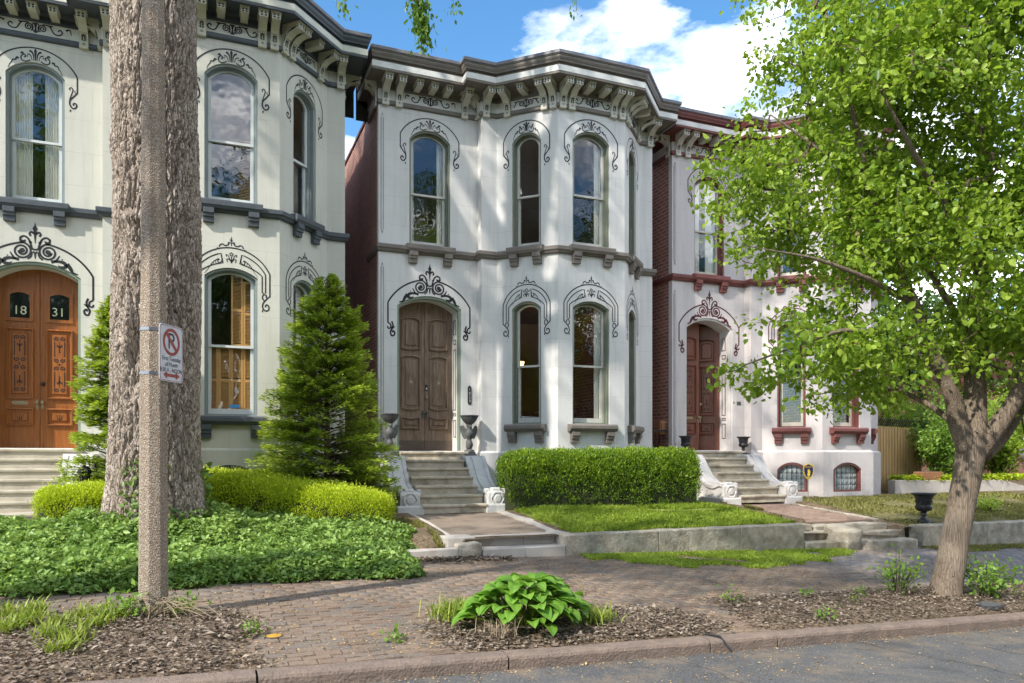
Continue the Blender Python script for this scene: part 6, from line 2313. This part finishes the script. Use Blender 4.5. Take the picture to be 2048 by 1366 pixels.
def ysoil(rng):
    x, y = rng.uniform(12, 16.5), rng.uniform(12.3, 13.6)
    return (x, y, zy(x, y) + .012)
litter(1600, ysoil, 117, .05, litter_m, 'leaf_litter', 'dead leaves on bare soil along the rose house wall')

# ------------------------------------------------------------------ hosta with separate leaves
def hosta_leaf(seed):
    rng = random.Random(seed)
    nu, nv = 7, 7
    V, Fc = [], []
    for i in range(nu):
        u = i / (nu - 1)
        wd = .82 * max(0, math.sin(math.pi * (u * .9 + .1) ** .80)) ** .62
        if i == nu - 1: wd = .01
        for j in range(nv):
            v = j / (nv - 1) * 2 - 1
            x = u - .12 * (abs(v) ** 1.5) * (1 - u) * (1.2 if u < .3 else 0.3)
            y = v * wd * .5
            z = .22 * math.sin(u * 2.4) - .24 * u * u + .12 * abs(v) * wd + .014 * math.sin(v * 9) + rng.uniform(-.004, .004)
            V.append((x, y, z))
    idx = lambda i, j: i * nv + j
    for i in range(nu - 1):
        for j in range(nv - 1):
            Fc.append((idx(i, j), idx(i + 1, j), idx(i + 1, j + 1), idx(i, j + 1)))
    mb = MB().add(V, Fc)
    o = mb.build('leaf', leaf_hosta, smooth=True)
    me = o.data
    a = me.attributes.new('rnd', 'FLOAT', 'POINT')
    base = rng.uniform(.25, .8)
    a.data.foreach_set('value', [min(1, max(0, base + .12 * math.sin((q % nv) * 2.1) + rng.uniform(-.05, .05))) for q in range(len(V))])
    bpy.data.objects.remove(o)
    return me
HL = [hosta_leaf(s) for s in range(7)]
hx_, hy_ = 2.58, 6.02
hz_ = zg(hx_, hy_) + .05
hos = thing('hosta', (hx_, hy_, hz_), 'clump of broad-leaved green hosta in the mulch by the kerb', 'hosta')
stalks = MB()
r2 = random.Random(4)
for i in range(170):
    a = r2.uniform(0, 2 * math.pi)
    f = math.sqrt(r2.random())
    rad = .50 * f
    h = .35 * (1 - .80 * f * f) + r2.uniform(-.03, .06)
    bx, by = rad * math.cos(a) * 1.0, rad * math.sin(a) * .68
    sc = r2.uniform(.13, .195)
    tilt = r2.uniform(-.35, .25) + .35 * f - .15
    az = a + r2.gauss(0, .35)
    link('leaf', HL[i % 7], hos, (bx, by, h), (r2.gauss(0, .18), tilt, az), (sc, sc * r2.uniform(.8, 1.05), sc))
    stalks.tube([(bx * .25, by * .25, -.02), (bx * .7, by * .7, h * .6), (bx, by, h)], [.006, .005, .004], 4, cap=False)
stalks.build('stalks', leaf_lime, hos)


def tuft(name, x, y, z, label, n, h, w, leaf, seed, spread=.1, lean=.8, group=None):
    """arching blades from one crown, bent in three"""
    rng = np.random.default_rng(seed)
    az = rng.random(n) * 2 * math.pi
    d = np.stack([np.cos(az), np.sin(az), 0 * az], 1)
    s_ = np.stack([-np.sin(az), np.cos(az), 0 * az], 1)
    B = rng.normal(size=(n, 3)) * np.array([spread, spread, 0])
    H_ = (h * (1 + .25 * rng.normal(size=n))).clip(h * .4, h * 1.7)[:, None]
    ln = (lean * rng.random(n) + .15)[:, None]
    up = np.array([0, 0, 1.0])
    rows = []
    for t, wk in ((0, .7), (.35, 1), (.7, .85), (1, .08)):
        c = B + up * H_ * (t - .45 * ln * t * t) + d * H_ * ln * t ** 1.6
        rows.append((c - s_ * w * wk * .5, c + s_ * w * wk * .5))
    v = np.stack([q for r in rows for q in r], 1)
    f = np.array([[0, 1, 3, 2], [2, 3, 5, 4], [4, 5, 7, 6]])
    Fc = (np.arange(n)[:, None, None] * 8 + f[None]).reshape(-1, 4)
    o = np_mesh(name, v.reshape(-1, 3), Fc, leaf, None, np.repeat(rng.random(n), 8))
    o.location = (x, y, z)
    tag(o, label, 'plant', group)
    return o
k = 0
spots = []
for (u, v) in ((20, 1268), (70, 1262), (120, 1285), (40, 1290), (165, 1268), (210, 1258), (250, 1265), (100, 1305), (150, 1310), (60, 1278), (125, 1328), (225, 1270), (300, 1255), (360, 1252), (185, 1285), (15, 1300)):
    S_, C_ = math.sin(THETA), math.cos(THETA)
    r = (u - 1024) / 1500
    z = .13
    d = 1500 * (1.6 - z) / (v - 912)
    spots.append((d * (S_ + r * C_), d * (C_ - r * S_)))
for (x, y) in spots:
    tuft('lily_turf', x, y, zg(x, y) + .03, 'small clump of lime green strappy leaves in the mulch round the lamp post', 75, .135, .013, leaf_lime, 200 + k, .05, .9, 'lime green clumps by the lamp post')
    k += 1
for (x, y, lb) in ((2.02, 6.40, 'lime green grassy clump left of the hosta'), (2.18, 6.48, 'lime green grassy clump just behind the hosta on its left'), (3.22, 5.98, 'lime green grassy clump right of the hosta')):
    tuft('lily_turf', x, y, zg(x, y) + .05, lb, 150, .16, .012, leaf_lime, 230 + k, .09, .9)
    k += 1
tuft('dead_grass_clump', 2.25, 5.78, zg(2.25, 5.78) + .05, 'spray of pale dead grass in the mulch left of the hosta', 130, .16, .006, deadwood, 260, .09, 1.3)
dv = thing('dead_vine', (px, py - .15, zg(px, py)), 'tangle of pale dead vine stems round the foot of the lamp post', 'vine')
r2 = random.Random(8)
for i in range(22):
    a = r2.uniform(-.6, 2.6)
    l_ = r2.uniform(.25, .65)
    p = [(r2.uniform(-.1, .1), r2.uniform(-.08, .02), .02), (l_ * .3 * math.cos(a), -l_ * .15, r2.uniform(.10, .22)), (l_ * .7 * math.cos(a), -l_ * .3, r2.uniform(.06, .16)), (l_ * math.cos(a), -l_ * .35 + r2.uniform(-.1, .1), .04)]
    MB().tube(smooth_path(p, 4), [.0032] * 12 + [.002], 5).build('stem', deadwood, dv)


def bushlet(name, x, y, z, h, r, n, size, leaf, label, seed, stems=14, cat='shrub', group=None, arch_=.3):
    rng = np.random.default_rng(seed)
    Tt = thing(name, (x, y, z), label, cat, group=group)
    P, D, rr = [], [], []
    sb = MB()
    for i in range(stems):
        a = rng.random() * 2 * math.pi
        f = math.sqrt(rng.random())
        hh = h * (1 - .45 * f) * rng.uniform(.6, 1.1)
        tip = np.array([math.cos(a) * r * f, math.sin(a) * r * f, hh])
        mid = tip * np.array([.4, .4, .6]) + rng.normal(size=3) * .03 * h
        path = smooth_path([(math.cos(a) * .04, math.sin(a) * .04, -.02), tuple(mid), tuple(tip)], 6)
        sb.tube(path, [.008 * h ** .5 * (1.2 - q / len(path)) for q in range(len(path))], 4, cap=False)
        per = n // stems
        t = rng.random(per) ** .75
        pp = np.array(path)
        ii = np.clip((.15 + .85 * t) * (len(pp) - 1), 0, len(pp) - 1.001)
        i0 = ii.astype(int)
        q = pp[i0] * (1 - (ii - i0))[:, None] + pp[i0 + 1] * (ii - i0)[:, None]
        P.append(q + rng.normal(size=(per, 3)) * size * 1.1)
        dd = rand_dirs(per, rng)
        D.append(unit(dd + np.array([0, 0, .1])))
        rr.append(.35 + .4 * t + .15 * rng.normal(size=per))
    sb.build('stems', twig_m, Tt)
    P, D, rr = np.concatenate(P), np.concatenate(D), np.concatenate(rr)
    m = len(P)
    L = size * (1 + .3 * rng.normal(size=m)).clip(.5, 1.7)
    leaves('foliage', P, D, unit(rand_dirs(m, rng) * .7 + np.array([0, 0, .8])), L, L * .62, leaf, Tt, rr, 'stuff')
    return Tt
leaf_lush = leaf_mat('shoot_leaf', (.06, .14, .015), (.13, .25, .03), (.26, .40, .07), trans=.42)
bushlet('sucker_shoots', 8.42, 6.02, zg(8.4, 6) + .03, .62, .36, 620, .05, leaf_lush, 'bright leafy shoots right of the street tree foot', 301, 26)
bushlet('sucker_shoots', 7.50, 6.40, zg(7.5, 6.4) + .03, .55, .34, 420, .045, leaf_lush, 'bright leafy shoots left of the street tree foot', 302, 22)
bushlet('sucker_shoots', -.60, 7.0, zg(-.6, 7) + .03, .26, .16, 110, .06, leaf_lush, 'leafy shoot at the left foot of the lamp post', 303, 10)
bushlet('sucker_shoots', -.15, 7.12, zg(-.15, 7.1) + .03, .20, .14, 80, .05, leaf_lush, 'leafy shoot at the right foot of the lamp post', 304, 8)
for i, (x, y, h, lb) in enumerate(((5.2, 6.52, .16, 'small weed at the left corner of the right mulch bed'), (5.62, 5.66, .14, 'small weed close to the kerb in the right mulch bed'), (7.0, 6.55, .07, 'low weed at the back edge of the right mulch bed'),
                                  (6.6, 6.2, .05, 'flat weed in the middle of the right mulch bed'), (1.42, 5.95, .05, 'weed tuft between sidewalk bricks left of the hosta bed'), (8.9, 5.95, .12, 'weed right of the street tree foot near the kerb'), (.35, 6.35, .06, 'weed tuft beside the lamp post bed'), (6.3, 6.6, .06, 'low weed beside the sidewalk edge of the right mulch bed'))):
    bushlet('weed', x, y, zg(x, y) + .02, h, h * 1.0, 70, .035, leaf_lush, lb, 310 + i, 8, 'weed')

# small things on the pavement
cap = thing('valve_cap', (.507, 6.3, zg(.507, 6.3) + .001), 'round yellow utility cap set in the brick sidewalk', 'utility cap')
MB().lathe([(.06, -.01), (.06, .006), (.052, .01), (.035, .008), (.02, .012), (.001, .012)], n=20).build('lid', yellow_p, cap)
MB().lathe([(.07, -.012), (.07, .004), (.061, .005), (.061, -.01)], n=20).build('collar', iron, cap)
st_ = thing('iron_strip', (4.15, 5.37, zg(4.15, 5.37) + .006), 'thin dark iron strip lying across the kerb', 'iron strip')
MB().tube([(-.06, .16, .008), (0, 0, .012), (.04, -.09, -.085)], .012, 6).build('strip', black_iron, st_)
pltx = thing('meter_cover', (8.05, 5.72, zg(8.05, 5.72) + .045), 'dark rusty meter lid in the mulch below the street tree', 'meter lid')
MB().lathe([(.13, -.03), (.13, .008), (.11, .014), (.001, .014)], n=22).build('lid', iron_worn, pltx)
MB().lathe([(.15, -.04), (.15, .002), (.132, .004), (.132, -.03)], n=22).build('rim', iron, pltx)

# yard shield sign
ys_ = thing('yard_sign', (12.02, 12.55, zy(12.02, 12.55)), 'navy and gold shield sign on a thin stake by the rose house stairs', 'sign', math.radians(-8))
shield = [(-.125, .78), (-.06, .80), (0, .825), (.06, .80), (.125, .78), (.128, .68), (.115, .60), (.08, .535), (.035, .49), (0, .47), (-.035, .49), (-.08, .535), (-.115, .60), (-.128, .68)]
inn = [(a * .86, .655 + (b - .655) * .87) for a, b in shield]
pl2 = MB().ext(SFR, shield, .004, -.004).build('plate', sign_gold, ys_)
MB().ext(SFR, inn, .007, .0045).build('field', sign_navy, pl2)
link('lettering', text_mesh('HACKETT', .048, mat=sign_gold), pl2, (0, -.0085, .742), (math.pi / 2, 0, 0))
MB().poly(SFR, [(-.03, .56), (-.035, .60), (-.015, .625), (-.03, .66), (-.02, .69), (.0, .70), (.005, .685), (.02, .70), (.035, .66), (.045, .64), (.035, .61), (.04, .58), (.02, .555), (.03, .54), (-.02, .54)], .0085).build('emblem', sign_gold, pl2)
MB().ribbon(SFR, [(-.04, .525), (0, .515), (.04, .525)], .012, .0085).build('ribbon', sign_gold, pl2)
MB().box(-.008, .008, .004, .012, -.1, .62).build('stake', deadwood, ys_)

# ------------------------------------------------------------------ right background: wall, fence, shrubs, neighbouring house
gw = thing('garden_wall', (18.5, 14.3, .55), 'pale concrete garden wall with sloping end right of the rose house', 'garden wall')
mb = MB().ext(SFR, [(-1.9, -.3), (-.2, -.3), (-.2, .40), (-1.9, .42)], .0, -.22)
mb.build('wall_panel', wall_new, gw, bevel=.01)
MB().ext(SFR, [(-.19, -.3), (2.2, -.3), (2.2, .38), (-.19, .40)], .0, -.22).build('wall_panel', wall_new, gw, bevel=.01)
MB().ext(SFR, [(2.21, -.3), (5.2, -.3), (5.2, .05), (3.4, .15), (2.21, .38)], .0, -.22).build('wall_panel', wall_new, gw, bevel=.01)
fn_ = thing('board_fence', (16.75, 15.0, .62), 'new cedar board fence with lattice top right of the rose house', 'fence', math.radians(14))
for i in range(16):
    MB().box(i * .155, i * .155 + .128, -.012, .012, .02, 1.78 + R.uniform(-.01, .01)).build('board', fence_w, fn_)
MB().box(-.02, 2.5, .013, .05, .35, .44).build('rail', fence_w, fn_)
MB().box(-.02, 2.5, .013, .05, 1.45, 1.54).build('rail', fence_w, fn_)
MB().box(-.10, -.02, -.04, .05, -.15, 2.05).build('post', black_iron, fn_)
la = MB()
for i in range(-2, 24):
    for sgn in (1, -1):
        x0_ = i * .11
        la.tube([(x0_, .0 + sgn * .006, 1.80 if sgn > 0 else 2.0), (x0_ + .2, .0 + sgn * .006, 2.0 if sgn > 0 else 1.80)], .011, 4)
lo_ = la.build('lattice', fence_d, fn_)
lo_['kind'] = 'stuff'
dg = thing('board_gate', (16.2, 15.1, .62), 'dark weathered board gate in the gap beside the rose house', 'gate')
for i in range(4):
    MB().box(i * .125, i * .125 + .115, -.012, .012, .0, 1.35).build('board', fence_d, dg)
MB().box(0, .5, .013, .04, .9, .98).build('rail', fence_d, dg)
MB().box(0, .5, .013, .04, .25, .33).build('rail', fence_d, dg)
nb = thing('neighbour_house', (20.5, 22.5, .58), 'red brick house with grey siding far behind the fence', 'house')
MB().box(-2.6, 24, 0, 8, -.5, 6.0).build('wall', brick_far, nb)
sd = MB()
for i in range(20):
    sd.exts(SFR, [(0, i * .18), (.03, i * .18), (.012, i * .18 + .178), (0, i * .18 + .178)], -5.2, -2.62)
sd.build('siding', siding_m, nb)
MB().box(-5.2, -2.62, .002, 5, -.5, 3.7).build('garage', siding_m, nb)
for x in (-1.3, 1.2, 3.7, 6.2, 9.5, 13, 16.5, 20):
    for z in (.9, 3.6):
        w_ = MB().ring(SFR, rect(x, x + .95, z, z + 1.6), rect(x, x + .95, z, z + 1.6, .09), .05, .004).build('window', frame3, nb)
        MB().poly(SFR, rect(x + .08, x + .87, z + .08, z + 1.52), .012).build('pane', MATS['door_glass'], w_)
MB().box(-2.7, 24.1, -.15, 8.1, 6.001, 6.25).build('eaves', white_p, nb)
bushlet('shrub', 18.9, 14.75, .95, 2.3, 1.0, 5200, .085, leaf_lush, 'arching bright green shrub in front of the cedar fence', 330, 60)
bushlet('shrub', 20.0, 15.3, .95, 3.0, 1.6, 7000, .10, leaf_lush, 'large leafy shrub behind the garden wall right of the fence', 331, 70)
bushlet('shrub', 22.4, 15.6, .9, 3.2, 1.7, 6500, .11, leaf_pear, 'dark leafy shrub at the far right behind the street tree', 332, 60)
bushlet('shrub', 19.2, 17.5, .8, 4.6, 2.0, 5500, .13, leaf_pear, 'tall shrub mass behind the lattice fence', 333, 60)
round_tree(26, 24, .5, 11, 4.5, 'tall tree rising behind the neighbouring brick house', 51, 190, 40, .24)
round_tree(33, 18, .3, 10, 4.5, 'broad tree beyond the garden at the right edge of the picture', 52, 190, 40, .24)
gc = scatter_leaves('wall_creeper', 'yellow green creeper spilling along the top of the garden wall', 6500, lambda n, rng: (np.stack([rng.uniform(17.0, 23.5, n), rng.uniform(14.3, 14.9, n), .93 + .13 * rng.random(n) - .16 * np.clip((rng.random(n) * 0), 0, 1)], 1), .4 + .25 * rng.normal(size=n)), leaf_gold, .07, 340, cat='ground cover')
pt_ = thing('planter', (17.95, 14.42, .955), 'terracotta trough planter on the garden wall in front of the fence', 'planter')
MB().add([(-.32, -.11, 0), (.32, -.11, 0), (.32, .11, 0), (-.32, .11, 0), (-.38, -.15, .22), (.38, -.15, .22), (.38, .15, .22), (-.38, .15, .22)], [(3, 2, 1, 0), (0, 1, 5, 4), (1, 2, 6, 5), (2, 3, 7, 6), (3, 0, 4, 7), (4, 5, 6, 7)]).build('trough', terracotta, pt_, bevel=.01)
MB().box(-.36, .36, -.13, .13, .221, .232).build('soil', mulch, pt_)
bushlet('lawn_weed', 15.4, 10.9, zy(15.4, 10.9), .3, .4, 700, .05, leaf_grass, 'dark green weed patch on the thin lawn at the right', 341, 24)

# iron gate in the passage between the white and the rose house
ig = thing('iron_gate', (9.30, 14.75, .62), 'black iron gate in the passage between the white and rose houses', 'gate')
for i in range(6):
    MB().tube([(.03 + i * .105, 0, .02), (.03 + i * .105, 0, 1.75)], .009, 6).build('bar', black_iron, ig)
for z in (.15, 1.55):
    MB().box(.0, .60, -.012, .012, z, z + .035).build('rail', black_iron, ig)
MB().box(.0, .62, .5, .56, .0, 1.2).build('infill', dark_m, ig)  # near-black panel standing behind the bars
mbx = thing('meter_box', (X0 + PITCH - .04, 14.95, 2.1), 'brown utility box on the brick side of the rose house', 'box')
MB().box(-.14, .03, -.15, .15, 0, .32).build('case', terracotta, mbx, bevel=.01)
MB().box(-.147, -.141, -.13, .13, .02, .30).build('lid', terracotta, mbx)
# lantern at the cream house stairs
ln_ = thing('path_lantern', (-1.62, 12.35, .60), 'black iron lantern post beside the cream house stairs', 'lantern')
MB().tube([(0, 0, -.1), (0, 0, .52)], .022, 8).build('post', black_iron, ln_)
MB().lathe([(.03, .52), (.055, .54), (.035, .57), (.05, .60), (.085, .76), (.10, .77), (.06, .84), (.015, .86), (.012, .90)], n=6).build('lantern', black_iron, ln_)
mat_ = thing('door_mat', (-2.85, 12.55, .615), 'dark mat at the foot of the cream house stairs', 'mat')
MB().box(-.35, .35, -.25, .25, 0, .018).build('mat', ink, mat_, bevel=.004)
w1 = thing('front_path', (-2.9, 11.2, .4), 'pale concrete path to the cream house stairs beside the creeper', 'path')
for i in range(3):
    MB().box(-.75, .75, -1.6 + i * 1.0, -.61 + i * 1.0, -.1, .06 + .06 * i).build('paving_slab', wall_new, w1, bevel=.01)

# row of houses across the road, mirrored in the windows
for i, (x, w, h, bm_) in enumerate(((-24, 12.6, 9, brick_far), (-11, 12.6, 10, brick_far), (2, 12.6, 9, brick_far), (15, 12.6, 10, brick_far), (28, 12.6, 9.5, brick_far))):
    nh = thing('row_house', (x, -27, zg(x, 5.33) + .6), 'brick house across the road, %s of the five from the left' % ['first', 'second', 'third', 'fourth', 'fifth'][i], 'house', group='houses across the road')
    MB().box(0, w, -8, 0, -.6, h).build('wall', bm_, nh)
    MB().box(-.2, w + .2, -8.2, .25, h + .001, h + .5).build('roof', roofing, nh)
    MB().box(w * .4, w * .4 + 1.1, .002, .06, 0, 2.5).build('door', door_red, nh)
    for q in (.8, w - 2.2):
        for z in (.9, 4.6):
            wn = MB().box(q, q + 1.3, .002, .05, z, z + 2.2).build('window', sash2, nh)
            MB().box(q + .1, q + 1.2, .051, .06, z + .1, z + 2.1).build('pane', MATS['door_glass'], wn)
